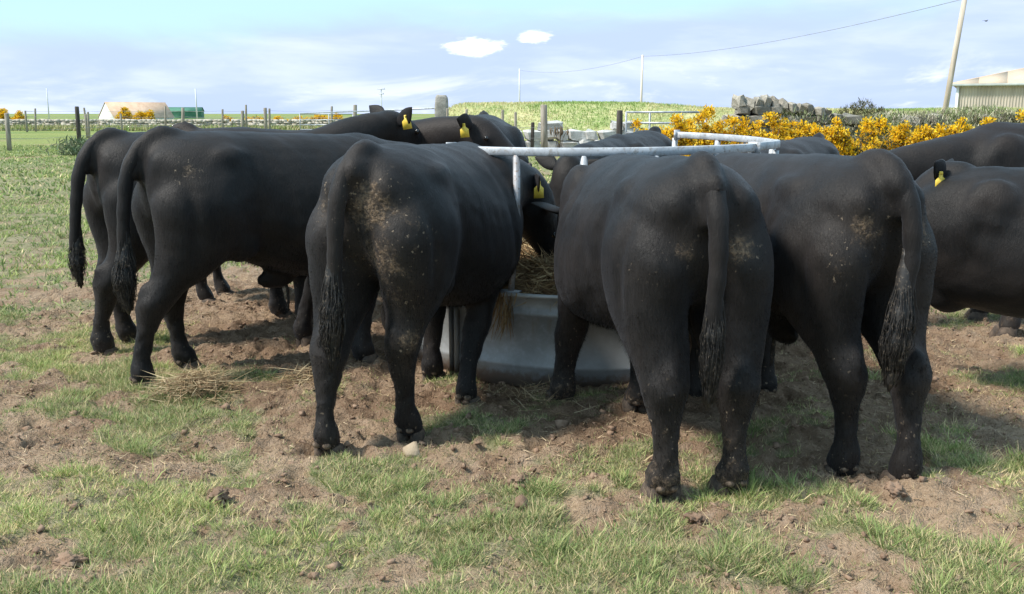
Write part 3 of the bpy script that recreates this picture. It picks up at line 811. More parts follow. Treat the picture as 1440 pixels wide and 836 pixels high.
# ------------------------------------------------------------------ houses and poles
def farmhouse():
    y = 260; k = y * 0.983 / 1350
    hb = empty("farmhouse", ((160 - 720) * k, y, 0), R(50), "distant white gabled farmhouse with tan roof at the far left", 'house')
    L, Wd, ev, rd = 17.5, 8.0, 0.55, 4.45
    v = [(0, 0, -1), (L, 0, -1), (L, Wd, -1), (0, Wd, -1), (0, 0, ev), (L, 0, ev), (L, Wd, ev), (0, Wd, ev), (0, Wd / 2, rd - 0.06), (L, Wd / 2, rd - 0.06)]
    mk("wall", v, [np.array([[0, 1, 5, 4], [2, 3, 7, 6]]), np.array([[0, 4, 8, 7, 3], [1, 2, 6, 9, 5]])], M_WHITEWALL, hb)
    for s in (0, 1):
        yy0 = -0.3 if s == 0 else Wd + 0.3
        ze = ev - 0.17
        a = [(-0.15, yy0, ze), (L + 0.15, yy0, ze), (L + 0.15, Wd / 2, rd), (-0.15, Wd / 2, rd)]
        b = [(p[0], p[1], p[2] + 0.14) for p in a]
        mk("roof_slope", a + b, np.array([[0, 1, 2, 3], [4, 5, 6, 7], [0, 1, 5, 4], [1, 2, 6, 5], [2, 3, 7, 6], [3, 0, 4, 7]]), M_TANROOF, hb)
farmhouse()
def green_shed():
    y = 300; k = y * 0.983 / 1350
    hb = empty("green_shed", ((223 - 720) * k, y, 0), R(8), "distant dark green farm shed right of the white farmhouse", 'shed')
    L, Wd, ev, rd = 12.6, 6, 2.2, 3.35
    v = [(0, 0, -1), (L, 0, -1), (L, Wd, -1), (0, Wd, -1), (0, 0, ev), (L, 0, ev), (L, Wd, ev), (0, Wd, ev), (0, Wd / 2, rd - 0.06), (L, Wd / 2, rd - 0.06)]
    mk("wall", v, [np.array([[0, 1, 5, 4], [2, 3, 7, 6]]), np.array([[0, 4, 8, 7, 3], [1, 2, 6, 9, 5]])], M_GREENSHED, hb)
    for s in (0, 1):
        yy0 = -0.2 if s == 0 else Wd + 0.2
        a = [(-0.15, yy0, ev - 0.07), (L + 0.15, yy0, ev - 0.07), (L + 0.15, Wd / 2, rd), (-0.15, Wd / 2, rd)]
        b = [(p[0], p[1], p[2] + 0.1) for p in a]
        mk("roof_slope", a + b, np.array([[0, 1, 2, 3], [4, 5, 6, 7], [0, 1, 5, 4], [1, 2, 6, 5], [2, 3, 7, 6], [3, 0, 4, 7]]), M_GREENSHED, hb)
green_shed()

def corrugated(name, L, H, mat, parent, loc, rot, ribs=6, depth=0.035):
    xs = []; zs = []
    for i in range(ribs):
        a = i / ribs * L; w = L / ribs
        xs += [a, a + w * 0.55, a + w * 0.62, a + w * 0.93]; zs += [0, 0, depth, depth]
    xs.append(L); zs.append(0)
    xs = np.array(xs); zs = np.array(zs); n = len(xs)
    Vv = np.concatenate([np.stack([xs, -zs, np.zeros(n)], 1), np.stack([xs, -zs, np.full(n, H)], 1)])
    i = np.arange(n - 1)
    o = mk(name, Vv, np.stack([i, i + 1, n + i + 1, n + i], 1), mat, parent)
    o.location = loc; o.rotation_euler = rot
    return o
def right_shed():
    y = 62.0
    s = empty("farm_shed", (28.1, y, 0), R(-26), "beige corrugated farm shed with tan hipped roof at the right edge", 'shed')
    core = MB().box((9.3, 6.1, 1.55), (18.3, 12.0, 3.1)).build("wall_core", M_TRIM, s)
    for i in range(18):
        corrugated("cladding_sheet", 1.02, 3.2, M_SHEDWALL, s, (0.15 + i * 1.02, -0.0 - 0.004 * (i % 2), 0.0), (0, 0, 0))
    for i in range(11):
        corrugated("cladding_sheet", 1.09, 3.2, M_SHEDWALL, s, (0.10 - 0.004 * (i % 2), 12.1 - i * 1.09, 0.0), (0, 0, R(-90)))
    MB().box((0.05, -0.06, 1.6), (0.16, 0.16, 3.2)).build("corner_trim", M_WHITE, s)
    MB().box((9.2, -0.30, 3.26), (19.3, 0.16, 0.15)).build("gutter", M_TRIM, s)
    ev, rd = 3.34, 5.0
    e0 = (-0.4, -0.35); rx = 6.4
    slope_y = 6.4; n_sheet = 12
    # front slope: sheets between eave and ridge, cut along the hip at the left
    for i in range(n_sheet):
        xa = -0.4 + i * 1.6; xb = xa + 1.6
        def top(x):
            t = min(1.0, (x + 0.4) / (rx + 0.4)); return (x, -0.35 + slope_y * t, ev + (rd - ev) * t)
        a, b = top(xa), top(xb)
        w = 0.006 * (i % 2)
        vv = [(xa, -0.35, ev + w), (xb, -0.35, ev + w), (b[0], b[1], b[2] + w), (a[0], a[1], a[2] + w)]
        vv += [(p[0], p[1], p[2] + 0.02) for p in vv]
        mk("roof_sheet", vv, np.array([[0, 1, 2, 3], [4, 5, 6, 7], [0, 1, 5, 4], [1, 2, 6, 5], [2, 3, 7, 6], [3, 0, 4, 7]]), M_SHEDROOF, s)
    vv = [(-0.4, -0.35, ev), (rx, slope_y - 0.35, rd), (-0.4, 12.5, ev)]
    vv += [(p[0] - 0.02, p[1], p[2] + 0.05) for p in vv]
    mk("roof_hip", vv, [np.array([[0, 1, 2], [3, 4, 5]]), np.array([[0, 1, 4, 3], [1, 2, 5, 4], [2, 0, 3, 5]])], M_SHEDROOF, s)
    vv = [(-0.4, 12.5, ev), (rx, slope_y - 0.35, rd), (18.8, slope_y - 0.35, rd), (18.8, 12.5, ev)]
    vv += [(p[0], p[1], p[2] + 0.05) for p in vv]
    mk("roof_back", vv, np.array([[0, 1, 2, 3], [4, 5, 6, 7], [0, 1, 5, 4], [1, 2, 6, 5], [2, 3, 7, 6], [3, 0, 4, 7]]), M_SHEDROOF, s)
right_shed()

def utility_pole(label, x, y, h, r, mat, lean=(0, 0), arms=(), group=None):
    p = empty("utility_pole", (x, y, 0), 0, label, 'pole', group)
    MB().tube([(0, 0, -0.3), (lean[0] * .5, lean[1] * .5, h * .5), (lean[0], lean[1], h)], [r, r * 0.9, r * 0.78], 10).build("pole", mat, p, smooth=True)
    for z, w in arms:
        MB().box((lean[0], lean[1] - r * 1.3, z), (w, r * 1.2, r * 1.2)).build("crossarm", mat, p)
        for q in (-0.42, 0.42):
            MB().tube([(lean[0] + q * w, lean[1] - r * 1.3, z + r * 0.6), (lean[0] + q * w, lean[1] - r * 1.3, z + r * 2.6)], r * 0.4, 6).build("insulator", M_GREYPOLE, p)
    return p
utility_pole("tall leaning wooden telegraph pole at the right beside the shed", 19.75, 45, 7.6, 0.135, M_POLE, (0.75, 0), ((7.2, 0.9),))
utility_pole("slim wooden pole on the grassy bank behind the gorse", 11.85, 90, 6.75, 0.12, M_HAZEPOLE, (0.05, 0))
utility_pole("faint distant pole standing above the middle of the bank", 1.0, 130, 7.3, 0.12, M_GREYPOLE, (0, 0))  # light grey puts the haze into this pole's colour
utility_pole("thin pale pole on the skyline right of the green shed", -80.6, 250, 7.7, 0.20, M_GREYPOLE)
utility_pole("thin pale pole on the skyline left of the white farmhouse", -118.5, 250, 7.8, 0.16, M_GREYPOLE)
utility_pole("distant pole with two crossarms above the raised bull heads", -33.3, 250, 7.9, 0.16, M_GREYPOLE, (0, 0), ((7.6, 2.0), (6.4, 1.4)))
def cable(a, b, sag, label):
    pts = []
    for i in range(25):
        t = i / 24
        pts.append((a[0] + (b[0] - a[0]) * t, a[1] + (b[1] - a[1]) * t, a[2] + (b[2] - a[2]) * t - sag * 4 * t * (1 - t)))
    tag(MB().tube(pts, 0.014, 5).build("overhead_wire", M_WIRE), label, 'wire')
cable((20.45, 45, 6.6), (11.9, 90, 6.62), 0.55, "overhead wire from the leaning pole to the slim pole on the bank")
cable((11.9, 90, 6.62), (1.0, 130, 7.12), 0.75, "overhead wire from the slim pole to the faint distant pole")

bd = empty("bird", (28.6, 60, 6.97), 0.4, "tiny dark bird flying right of the leaning telegraph pole", 'bird')
mb = MB(); mb.tube([(-0.12, 0, 0), (-0.05, 0, 0.01), (0.03, 0, 0.012), (0.09, 0, 0.02), (0.12, 0, 0.015)], [0.008, 0.028, 0.034, 0.022, 0.006], 8); mb.build("body", M_BIRD, bd, smooth=True)
for s in (-1, 1):
    mk("wing", [(0.04, 0.02 * s, 0.02), (-0.03, 0.02 * s, 0.015), (-0.06, 0.13 * s, 0.06), (0.02, 0.12 * s, 0.065), (-0.07, 0.24 * s, 0.035), (0.04, 0.02 * s, 0.028), (-0.03, 0.02 * s, 0.022), (-0.06, 0.13 * s, 0.066), (0.02, 0.12 * s, 0.071)],
       [np.array([[0, 1, 2, 3], [5, 6, 7, 8]]), np.array([[3, 2, 4], [8, 7, 4]])], M_BIRD, bd)

# ------------------------------------------------------------------ gorse and shrubs
def gorse(x, y, w, top, label, group=None, flower=0.75, k=1.0, scale=1.0, name="gorse_bush", cat='gorse bush', dark=False, zb=0.0):
    """scattered clumps of spiny leaves with yellow flower heads over woody stems"""
    g = empty(name, (x, y, 0), 0, label, cat, group)
    nc = max(8, int(46 * k))
    cl = []
    while len(cl) < nc:
        p = np.array([random.uniform(-1, 1), random.uniform(-1, 1), random.uniform(0.0, 1)])
        q = p[0] ** 2 + p[1] ** 2 + (p[2]) ** 2.4
        if 0.30 < q < 1.0: cl.append(p)
    cl = np.array(cl) * np.array([w, w * 0.8, top - zb]) + np.array([0, 0, zb])
    cl[:, 2] *= (0.80 + 0.3 * rng.random(nc))
    cl[:, 2] = np.clip(cl[:, 2], zb + 0.05, top)
    mb = MB()
    for c in cl[::4]:
        mb.tube([(c[0] * .1, c[1] * .1, -0.05), (c[0] * .45, c[1] * .45, c[2] * .5), (c[0] * .95, c[1] * .95, c[2] * .95)], [0.028 * scale, 0.018 * scale, 0.006 * scale], 5)
    mb.build("stem", M_STEM, g)
    per = 32
    ti = np.repeat(np.arange(nc), per); n = len(ti)
    off = norm(rng.normal(0, 1, (n, 3))); 
    base = cl[ti] + off * rng.uniform(0, 0.13, n)[:, None] * scale
    d = norm(off + np.array([[0, 0, 0.7]]))
    LP = np.array([[0.055, 0.075, 0.030], [0.085, 0.090, 0.045], [0.13, 0.105, 0.065], [0.045, 0.06, 0.025]])
    if dark: LP = np.array([[0.115, 0.115, 0.05], [0.15, 0.135, 0.065], [0.085, 0.095, 0.04], [0.17, 0.14, 0.075]])
    tint = LP[rng.integers(0, 4, n)] * rng.uniform(0.7, 1.3, (n, 1))
    o = ribbons("foliage", base, d, norm(np.cross(d, rng.normal(0, 1, (n, 3)))), rng.uniform(0.06, 0.15, n) * scale, rng.uniform(0.012, 0.028, n) * scale, rand_dirs(n) * 0.3, tint, M_LEAF)
    o.parent = g; tag(o, kind='stuff')
    if flower > 0:
        bloom = rng.random(nc) < flower
        bloom &= cl[:, 2] > zb + 0.12 * (top - zb)
        ids = np.nonzero(bloom)[0]
        if len(ids):
            pf = 105; ti = np.repeat(ids, pf); n = len(ti)
            off = norm(rng.normal(0, 1, (n, 3)) + np.array([[0, -0.2, 0.5]]))
            base = cl[ti] + off * rng.uniform(0.02, 0.17, n)[:, None] * scale
            d = norm(off + rng.normal(0, 0.5, (n, 3)))
            FP = np.array([[0.90, 0.57, 0.012], [0.90, 0.62, 0.03], [0.87, 0.50, 0.012], [0.90, 0.68, 0.10]])
            o = ribbons("flowers", base, d, norm(np.cross(d, rng.normal(0, 1, (n, 3)))), rng.uniform(0.04, 0.066, n) * scale, rng.uniform(0.033, 0.052, n) * scale, rand_dirs(n) * 0.2, FP[rng.integers(0, 4, n)] * rng.uniform(0.85, 1.1, (n, 1)), M_PETAL, mid=0.7)
            o.parent = g; tag(o, kind='stuff')
    return g
YG = 19.0
GR = "gorse bushes along the right stone wall"
for px, ty, hw, fl, k, lab in (
        (900, 164, 24, .9, .8, "low flowering gorse bush at the left end of the gorse row"),
        (938, 156, 28, .92, 1.0, "yellow gorse bush just left of the feeder's far post"),
        (985, 146, 32, .95, 1.3, "tallest dense yellow gorse bush above the feeder rail"),
        (1032, 151, 30, .9, 1.1, "yellow gorse bush above the right curve of the feeder rail"),
        (1078, 152, 32, .62, 1.2, "sparse brownish gorse bush below the tumbled end of the stone wall"),
        (1128, 153, 28, .85, 1.0, "yellow gorse bush below the middle of the right stone wall"),
        (1160, 158, 24, .9, 1.1, "bright gorse bush left of the bare brown gap in the row"),
        (1186, 178, 18, .85, .7, "small low gorse bush at the right of the bright one"),
        (1220, 172, 28, .12, .8, "almost flowerless brown gorse bush in the gap of the row"),
        (1258, 166, 22, .9, 1.0, "yellow gorse bush just right of the bare gap"),
        (1292, 164, 24, .9, 1.0, "yellow gorse bush above the back of the far right bull"),
        (1322, 168, 18, .7, .8, "patchy gorse bush with pale twigs in the right part of the row"),
        (1346, 164, 20, .95, .9, "rounded yellow gorse bush at the right end of the row")):
    gorse((px - 720) / 1350 * YG, YG + random.uniform(-.35, .35), hw / 1350 * YG * 1.5, 1.5 + (160 - ty - 11) / 1350 * YG, lab, GR, min(1, fl * 1.06), k * 2.4, 0.78)
gorse((1222 - 720) / 1350 * 22.6, 22.6, 0.42, 1.56, "gorse bush close against the wall beside the dark rounded shrub", GR, .85, .8)
gorse((1390 - 720) / 1350 * 22.6, 22.8, 0.30, 1.50, "small gorse sprig on the wall near the shed", GR, .5, .5)
gorse((1432 - 720) / 1350 * 22.6, 22.8, 0.32, 1.50, "gorse sprig at the far right edge of the wall", GR, .8, .6)
gorse((1200 - 720) / 1350 * 25.3, 25.0, 0.90, 1.80, "dark rounded shrub on top of the right stone wall", None, 0, 6.0, 0.75, "rounded_shrub", 'shrub', True, 1.0)
LG = "gorse bushes along the far field wall"
for px, ty, hw, y, lab in ((14, 156, 12, 97, "flowering gorse at the left edge behind the fence"), (38, 158, 9, 97, "small gorse beside the left edge gorse"),
                           (184, 152, 10, 97, "round gorse bush in front of the white farmhouse"), (207, 156, 13, 97, "wide gorse bush below the tan farmhouse roof"), (219, 158, 6, 97, "small gorse sprig left of the green shed"),
                           (326, 166, 9, 95, "low gorse behind the far wall left of the tall post"), (366, 164, 20, 95, "wide low gorse behind the far wall above the left bulls"), (398, 167, 14, 95, "low gorse right of the wide one behind the far wall"),
                           (424, 165, 8, 95, "gorse beside the left end of the far metal gate"), (450, 163, 16, 95, "orange yellow gorse seen through the far metal gate"), (476, 163, 14, 95, "gorse seen through the right half of the far metal gate")):
    gorse((px - 720) / 1350 * y, y, hw / 1350 * y, 1.5 + (160 - ty) / 1350 * y, lab, LG, .95, .8, 1.9, zb=0.35)
# weeds by the left posts
n = 500
xs = rng.normal(-15.4, 0.45, n); ys = rng.normal(36.0, 0.4, n)
wr = empty("thistle_clump", (-15.6, 35.0, 0), 0, "clump of grey green weeds in the grass right of the dark left fence post", 'weeds')
off = norm(rng.normal(0, 1, (n, 3)) + np.array([[0, 0, 1.2]]))
base = np.stack([rng.normal(0, .42, n), rng.normal(0, .3, n), rng.uniform(0, .55, n)], 1)
o = ribbons("leaves", base, off, norm(np.cross(off, rand_dirs(n))), rng.uniform(.12, .3, n), rng.uniform(.03, .06, n), rand_dirs(n) * .4, np.array([[0.15, 0.20, 0.11], [0.10, 0.14, 0.07], [0.26, 0.27, 0.17]])[rng.integers(0, 3, n)], M_LEAF)
o.parent = wr; tag(o, kind='stuff')
dk = empty("dead_dock_plant", (1.98, 40.6, 0), 0, "brown dead weed stalks against the pale stone wall", 'dead plant')
mb = MB()
for i in range(9):
    a = random.uniform(-.35, .35)
    mb.tube([(a * .15, 0, 0), (a * .5, random.uniform(-.1, .1), .5), (a, random.uniform(-.15, .15), random.uniform(.7, .98))], [.012, .01, .02], 5)
    mb.tube([(a, 0, .6), (a * 1.1 + .02, 0, .72), (a * 1.15, 0, .95)], [.01, .05, .01], 5)
mb.build("stalk", M_STEM, dk)

# ------------------------------------------------------------------ ring feeder and its silage
def ring_pt(a, r=RR, z=0.0): return (math.cos(a) * r, math.sin(a) * r, z)
fd = empty("ring_feeder", (RC[0], RC[1], 0), 0, "round galvanised steel cattle feeder with sheeted base and flat top rail", 'cattle feeder')
A0, A1 = 228.0, 411.0
def sheet(a0, a1, lab=None):
    V = []; F = []
    n = int((a1 - a0) / 3); T = 0.006
    prof = [(RR, 0.0), (RR + 0.004, 0.10), (RR + 0.012, 0.115), (RR + 0.012, 0.135), (RR + 0.003, 0.15), (RR, 0.40), (RR + 0.012, 0.415), (RR + 0.012, 0.435), (RR, 0.45), (RR, 0.515), (RR + 0.022, 0.522), (RR + 0.022, 0.540), (RR - 0.014, 0.540), (RR - 0.016, 0.515), (RR - T, 0.45), (RR - T, 0.0)]
    m = len(prof)
    for i in range(n + 1):
        a = R(a0 + (a1 - a0) * i / n)
        dent = 0.012 * math.sin(a * 7) * math.sin(a * 3 + 1)
        for r, z in prof: V.append(ring_pt(a, r + dent * math.sin(min(z, .5) * 6.2), z - 0.03))
    for i in range(n):
        for k in range(m):
            k2 = (k + 1) % m
            F.append((i * m + k, (i + 1) * m + k, (i + 1) * m + k2, i * m + k2))
    F = [np.array(F)]
    F.append(np.array([list(range(m)), list(range(n * m, n * m + m))[::-1]]))
    o = mk("sheet", V, F, M_SHEET, fd, smooth=False)
    return o
SHEETS = []
for k in range(3): SHEETS.append(sheet(228 + 120 * k + 0.4, 228 + 120 * (k + 1) - 0.4))
for k in range(3):
    for s in (-1, 1):
        a = R(228 + 120 * k + s * 0.95)
        MB().box(ring_pt(a, RR + 0.022, 0.235), (0.044, 0.007, 0.50), Matrix.Rotation(a, 3, 'Z')).build("joint_flange", M_SHEET, SHEETS[k if s > 0 else k - 1])
def rail_arc(name, a0, a1, z, hh, th, mat, wob=0.0):
    V = []; F = []; n = max(2, int((a1 - a0) / 2.5))
    for i in range(n + 1):
        a = R(a0 + (a1 - a0) * i / n)
        zz = z + wob * math.sin(a * 2.3 + 0.8) + 0.05 * max(0.0, math.sin(a))
        for r, q in ((RR + 0.005, -hh / 2 + .004), (RR + 0.009, -hh / 2), (RR + 0.005 + th - .004, -hh / 2), (RR + .005 + th, -hh / 2 + .004), (RR + 0.005 + th, hh / 2 - .004), (RR + 0.001 + th, hh / 2), (RR + .009, hh / 2), (RR + 0.005, hh / 2 - .004)):
            V.append(ring_pt(a, r, zz + q))
    for i in range(n):
        for k in range(8):
            k2 = (k + 1) % 8
            F.append((i * 8 + k, (i + 1) * 8 + k, (i + 1) * 8 + k2, i * 8 + k2))
    F = [np.array(F), np.array([list(range(8)), list(range(n * 8, n * 8 + 8))[::-1]])]
    return mk(name, V, F, mat, fd)
ZR = 1.303
rail_arc("top_rail", A0, 318, ZR, 0.046, 0.036, M_RAIL, 0.006)
rail_arc("top_rail", 318.6, A1, ZR + 0.006, 0.046, 0.036, M_RAIL, 0.006)
for a in (A0 - 0.25, 318.3, A1 + 0.25):
    MB().box(ring_pt(R(a), RR + 0.024, ZR + 0.05 * max(0.0, math.sin(R(a)))), (0.075, 0.010, 0.075), Matrix.Rotation(R(a), 3, 'Z')).build("rail_plate", M_RAIL, fd)
a = A0 + 0.6; k = 0
while a < A1 + 1:
    aa = R(a)
    top = Vector(ring_pt(aa, RR + 0.022, ZR - 0.024 + 0.05 * max(0.0, math.sin(aa)))); bot = Vector(ring_pt(aa, RR - 0.028, 0.44))
    if k == 1:
        ab = R(a - 2.0); bot = Vector(ring_pt(ab, RR - 0.03, 0.44)); at_ = R(a + 0.9)
        top = Vector(ring_pt(at_, RR + 0.022, ZR - 0.024))
        mid = top.lerp(bot, 0.44) + Vector((0.018, -0.02, 0))
        pts = [bot, bot.lerp(mid, 0.5), bot.lerp(mid, .9), mid, mid.lerp(top, 0.2), top]
        rr = [0.0185, 0.0185, 0.018, 0.0215, 0.0205, 0.0205]
    else:
        pts = [bot, bot.lerp(top, 0.5), top]; rr = [0.021] * 3
    up_ = MB().tube(pts, rr, 10).build("upright", M_POST if k == 1 else M_RAIL, fd, smooth=True)
    MB().box(tuple(Vector((bot.x, bot.y, 0.5135))), (0.05, 0.12, 0.010), Matrix.Rotation(aa, 3, 'Z')).build("foot_plate", M_RAIL, up_)
    a += 18.3 if k != 0 else 18.6
    k += 1

def silage_h(x, y):
    q = np.hypot(x - RC[0], y - RC[1]) / (RR - 0.02)
    return 0.44 + 0.20 * np.clip(1 - q ** 2, 0, 1) + 0.16 * (fbm(x * 3, y * 3, 14, 3) - 0.5) + 0.05 * (fbm(x * 11, y * 11, 15, 2) - .5)
rr_ = np.linspace(0, RR - 0.03, 40); aa_ = np.linspace(0, 2 * math.pi, 97)[:-1]
RRg, AAg = np.meshgrid(rr_, aa_)
sx = RC[0] + RRg * np.cos(AAg); sy = RC[1] + RRg * np.sin(AAg)
Vs = np.stack([sx.ravel() - RC[0], sy.ravel() - RC[1], silage_h(sx, sy).ravel()], 1)
idx = np.arange(RRg.size).reshape(RRg.shape); i2 = np.roll(idx, -1, 0)
Fs = np.stack([idx[:, :-1], idx[:, 1:], i2[:, 1:], i2[:, :-1]], -1).reshape(-1, 4)
sil = empty("silage_heap", (RC[0], RC[1], 0), 0, "brown hay and silage heaped inside the ring feeder", 'hay')
mk("heap", Vs, Fs, mat_noise("packed_silage", (0.11, 0.066, 0.035), (0.23, 0.15, 0.08), 14, 0.95, 0.7, 0.02), sil, smooth=True)
HAY = [(0.34, 0.22, 0.11), (0.25, 0.155, 0.075), (0.43, 0.30, 0.155), (0.18, 0.105, 0.05), (0.50, 0.37, 0.20)]
n = 11000
ra = np.sqrt(rng.random(n)) * (RR - 0.05); ang = rng.uniform(0, 2 * math.pi, n)
xs = RC[0] + ra * np.cos(ang); ys = RC[1] + ra * np.sin(ang)
base = np.stack([xs - RC[0], ys - RC[1], silage_h(xs, ys) + 0.004], 1)
d = norm(rand_dirs(n) + np.array([[0, 0, 1.0]]) * rng.normal(0.16, 0.24, n)[:, None])
o = ribbons("hay_strands", base, d, norm(np.cross(d, np.array([[0, 0, 1.0]]) + rand_dirs(n) * .6)), rng.uniform(0.08, 0.24, n), rng.uniform(.004, .009, n), rand_dirs(n) * .5, np.array(HAY)[rng.integers(0, 5, n)] * rng.uniform(.7, 1.25, (n, 1)), M_STRAW)
o.parent = sil; tag(o, kind='stuff')
# wisps caught on the lip below the bent post
mb_n = 70
aa = R(244.6) + rng.normal(0, 0.022, mb_n)
base = np.stack([np.cos(aa) * (RR + .028), np.sin(aa) * (RR + .028), rng.uniform(.40, .52, mb_n)], 1)
d = norm(np.stack([rng.normal(-.12, .18, mb_n), rng.normal(-.1, .08, mb_n), -np.ones(mb_n)], 1))
o = ribbons("hanging_wisp", base, d, norm(np.cross(d, rand_dirs(mb_n))), rng.uniform(.06, .24, mb_n), rng.uniform(.005, .009, mb_n), rand_dirs(mb_n) * .15, np.array(HAY)[rng.integers(0, 4, mb_n)] * .8, M_STRAW)
o.parent = sil; tag(o, kind='stuff')

# ------------------------------------------------------------------ the bulls
def cr(P, m):
    """Catmull-Rom resampling of rows"""
    P = np.asarray(P, float); out = []
    n = len(P)
    for i in range(n - 1):
        a = P[max(i - 1, 0)]; b = P[i]; c = P[i + 1]; d = P[min(i + 2, n - 1)]
        for k in range(m):
            t = k / m
            out.append(0.5 * ((2 * b) + (c - a) * t + (2 * a - 5 * b + 4 * c - d) * t * t + (3 * b - a - 3 * c + d) * t ** 3))
    out.append(P[-1])
    return np.array(out)
def rings(mb, C, U, W, ex=2.0, n=20, pear=0.0):
    """closed loft through elliptical rings: centres C, half axes U (side) and W (up)"""
    m = len(C); V = []; F = []
    th = np.arange(n) * 2 * math.pi / n
    ca = np.sign(np.cos(th)) * np.abs(np.cos(th)) ** (2 / ex); sa = np.sign(np.sin(th)) * np.abs(np.sin(th)) ** (2 / ex)
    for i in range(m):
        pr = pear[i] if hasattr(pear, '__len__') else pear
        cc = ca * (1 - pr * sa)
        V.append(C[i][None] + cc[:, None] * U[i][None] + sa[:, None] * W[i][None])
    V = np.concatenate(V + [C[:1], C[-1:]])
    for i in range(m - 1):
        for k in range(n):
            k2 = (k + 1) % n
            F.append((i * n + k, i * n + k2, (i + 1) * n + k2, (i + 1) * n + k))
    e0, e1 = m * n, m * n + 1
    for k in range(n):
        k2 = (k + 1) % n
        F.append((e0, k2, k)); F.append((e1, (m - 1) * n + k, (m - 1) * n + k2))
    mb.put(V, F)
def ell(mb, c, r, rot=None, n=12):
    t = np.linspace(-math.pi / 2 + 0.15, math.pi / 2 - 0.15, 9)
    C = np.array([[0, 0, math.sin(a) * r[2]] for a in t])
    U = np.array([[math.cos(a) * r[0], 0, 0] for a in t]); W = np.array([[0, math.cos(a) * r[1], 0] for a in t])
    if rot is not None:
        M = np.array(rot); C = C @ M.T; U = U @ M.T; W = W @ M.T
    rings(mb, C + np.array(c), U, W, 2.0, n)

TRUNK = [  # x, zc, half height, half width, pear
    (-0.80, 1.13, 0.10, 0.10, 0.0), (-0.765, 1.13, 0.20, 0.19, 0.0), (-0.68, 1.115, 0.265, 0.255, 0.02), (-0.56, 1.095, 0.305, 0.290, 0.05),
    (-0.40, 1.065, 0.345, 0.305, 0.05), (-0.20, 1.015, 0.385, 0.315, 0.05), (0.05, 0.970, 0.420, 0.360, 0.20), (0.30, 0.955, 0.430, 0.370, 0.22),
    (0.50, 0.965, 0.415, 0.335, 0.18), (0.66, 0.975, 0.385, 0.285, 0.10), (0.80, 0.98, 0.33, 0.220, 0.0), (0.92, 0.985, 0.23, 0.14, 0.0)]
HIND = [  # z, x, y, rx, ry
    (1.28, -0.47, 0.130, 0.16, 0.11), (1.16, -0.50, 0.150, 0.245, 0.150), (1.02, -0.525, 0.165, 0.290, 0.168), (0.88, -0.525, 0.170, 0.275, 0.158),
    (0.77, -0.535, 0.168, 0.235, 0.150), (0.66, -0.575, 0.162, 0.172, 0.126), (0.57, -0.635, 0.156, 0.120, 0.102), (0.50, -0.662, 0.153, 0.112, 0.096),
    (0.42, -0.658, 0.151, 0.078, 0.074), (0.31, -0.645, 0.150, 0.053, 0.051), (0.20, -0.632, 0.150, 0.051, 0.050), (0.135, -0.615, 0.150, 0.070, 0.068),
    (0.085, -0.598, 0.150, 0.066, 0.066), (0.05, -0.588, 0.150, 0.064, 0.066)]
FORE = [
    (1.22, 0.60, 0.150, 0.13, 0.09), (1.06, 0.59, 0.190, 0.180, 0.115), (0.90, 0.555, 0.205, 0.175, 0.120), (0.76, 0.515, 0.200, 0.140, 0.110), (0.64, 0.505, 0.185, 0.110, 0.096),
    (0.52, 0.512, 0.172, 0.086, 0.080), (0.43, 0.522, 0.165, 0.083, 0.082), (0.36, 0.518, 0.160, 0.066, 0.068), (0.27, 0.515, 0.157, 0.053, 0.055), (0.18, 0.515, 0.155, 0.055, 0.057),
    (0.125, 0.520, 0.155, 0.070, 0.071), (0.08, 0.535, 0.155, 0.067, 0.068), (0.05, 0.545, 0.155, 0.066, 0.068)]

def hair_switch(parent, path, rad, n, seed, thick=0.006, curl=0.012, wave=28):
    """matted strands of hair running down a tail"""
    rs = random.Random(seed)
    P = cr(path, 4); m = len(P)
    mb = MB()
    core = [max(0.006, 0.72 * np.interp(k / (m - 1), np.linspace(0, 1, len(rad)), rad)) * (1 + 0.16 * math.sin(k * 2.1 + seed)) for k in range(m)]
    core[-1] = 0.004
    mb.tube([tuple(p) for p in P], core, 12)
    for i in range(n):
        a = rs.uniform(0, 2 * math.pi); q = rs.uniform(0.62, 1.08); ph = rs.uniform(0, 6.28); cut = rs.uniform(0.5, 1.0); st = rs.uniform(0.0, 0.55)
        pts = []; rr = []
        k0 = int(st * (m - 1)); k1 = max(k0 + 3, int(cut * (m - 1)))
        for k in range(k0, k1 + 1):
            t = k / (m - 1)
            R_ = np.interp(t, np.linspace(0, 1, len(rad)), rad) * q * (0.40 + 0.60 * min(1.0, (k - k0) / 5.0))
            w = curl * math.sin(t * wave + ph) * t
            pts.append((P[k][0] + math.cos(a) * R_ + w, P[k][1] + math.sin(a) * R_ + w * math.cos(ph), P[k][2] - 0.02 * q * t))
            rr.append(thick * (1 - 0.6 * (k - k0) / max(1, k1 - k0)) * rs.uniform(0.7, 1.3))
        mb.tube(pts, rr, 3)
    o = mb.build("tail_switch", M_HAIR, parent, smooth=True)
    return o

def hoof(parent, x, y, ang, k, z0=0.0):
    mb = MB()
    for s in (-1, 1):
        C = np.array([[0.012, s * 0.036, 0.0], [0.012, s * 0.036, 0.012], [0.004, s * 0.035, 0.045], [-0.010, s * 0.032, 0.085], [-0.012, s * 0.03, 0.10]]) * k
        rx = np.array([0.070, 0.070, 0.060, 0.048, 0.02]) * k; ry = np.array([0.035, 0.036, 0.035, 0.033, 0.015]) * k
        rings(mb, C, np.stack([rx, 0 * rx, 0 * rx], 1), np.stack([0 * ry, ry, 0 * ry], 1), 2.4, 12)
    o = mb.build("hoof", M_HOOF, parent, smooth=True)
    o.location = (x, y, z0 - 0.012); o.rotation_euler = (0, 0, ang)
    return o

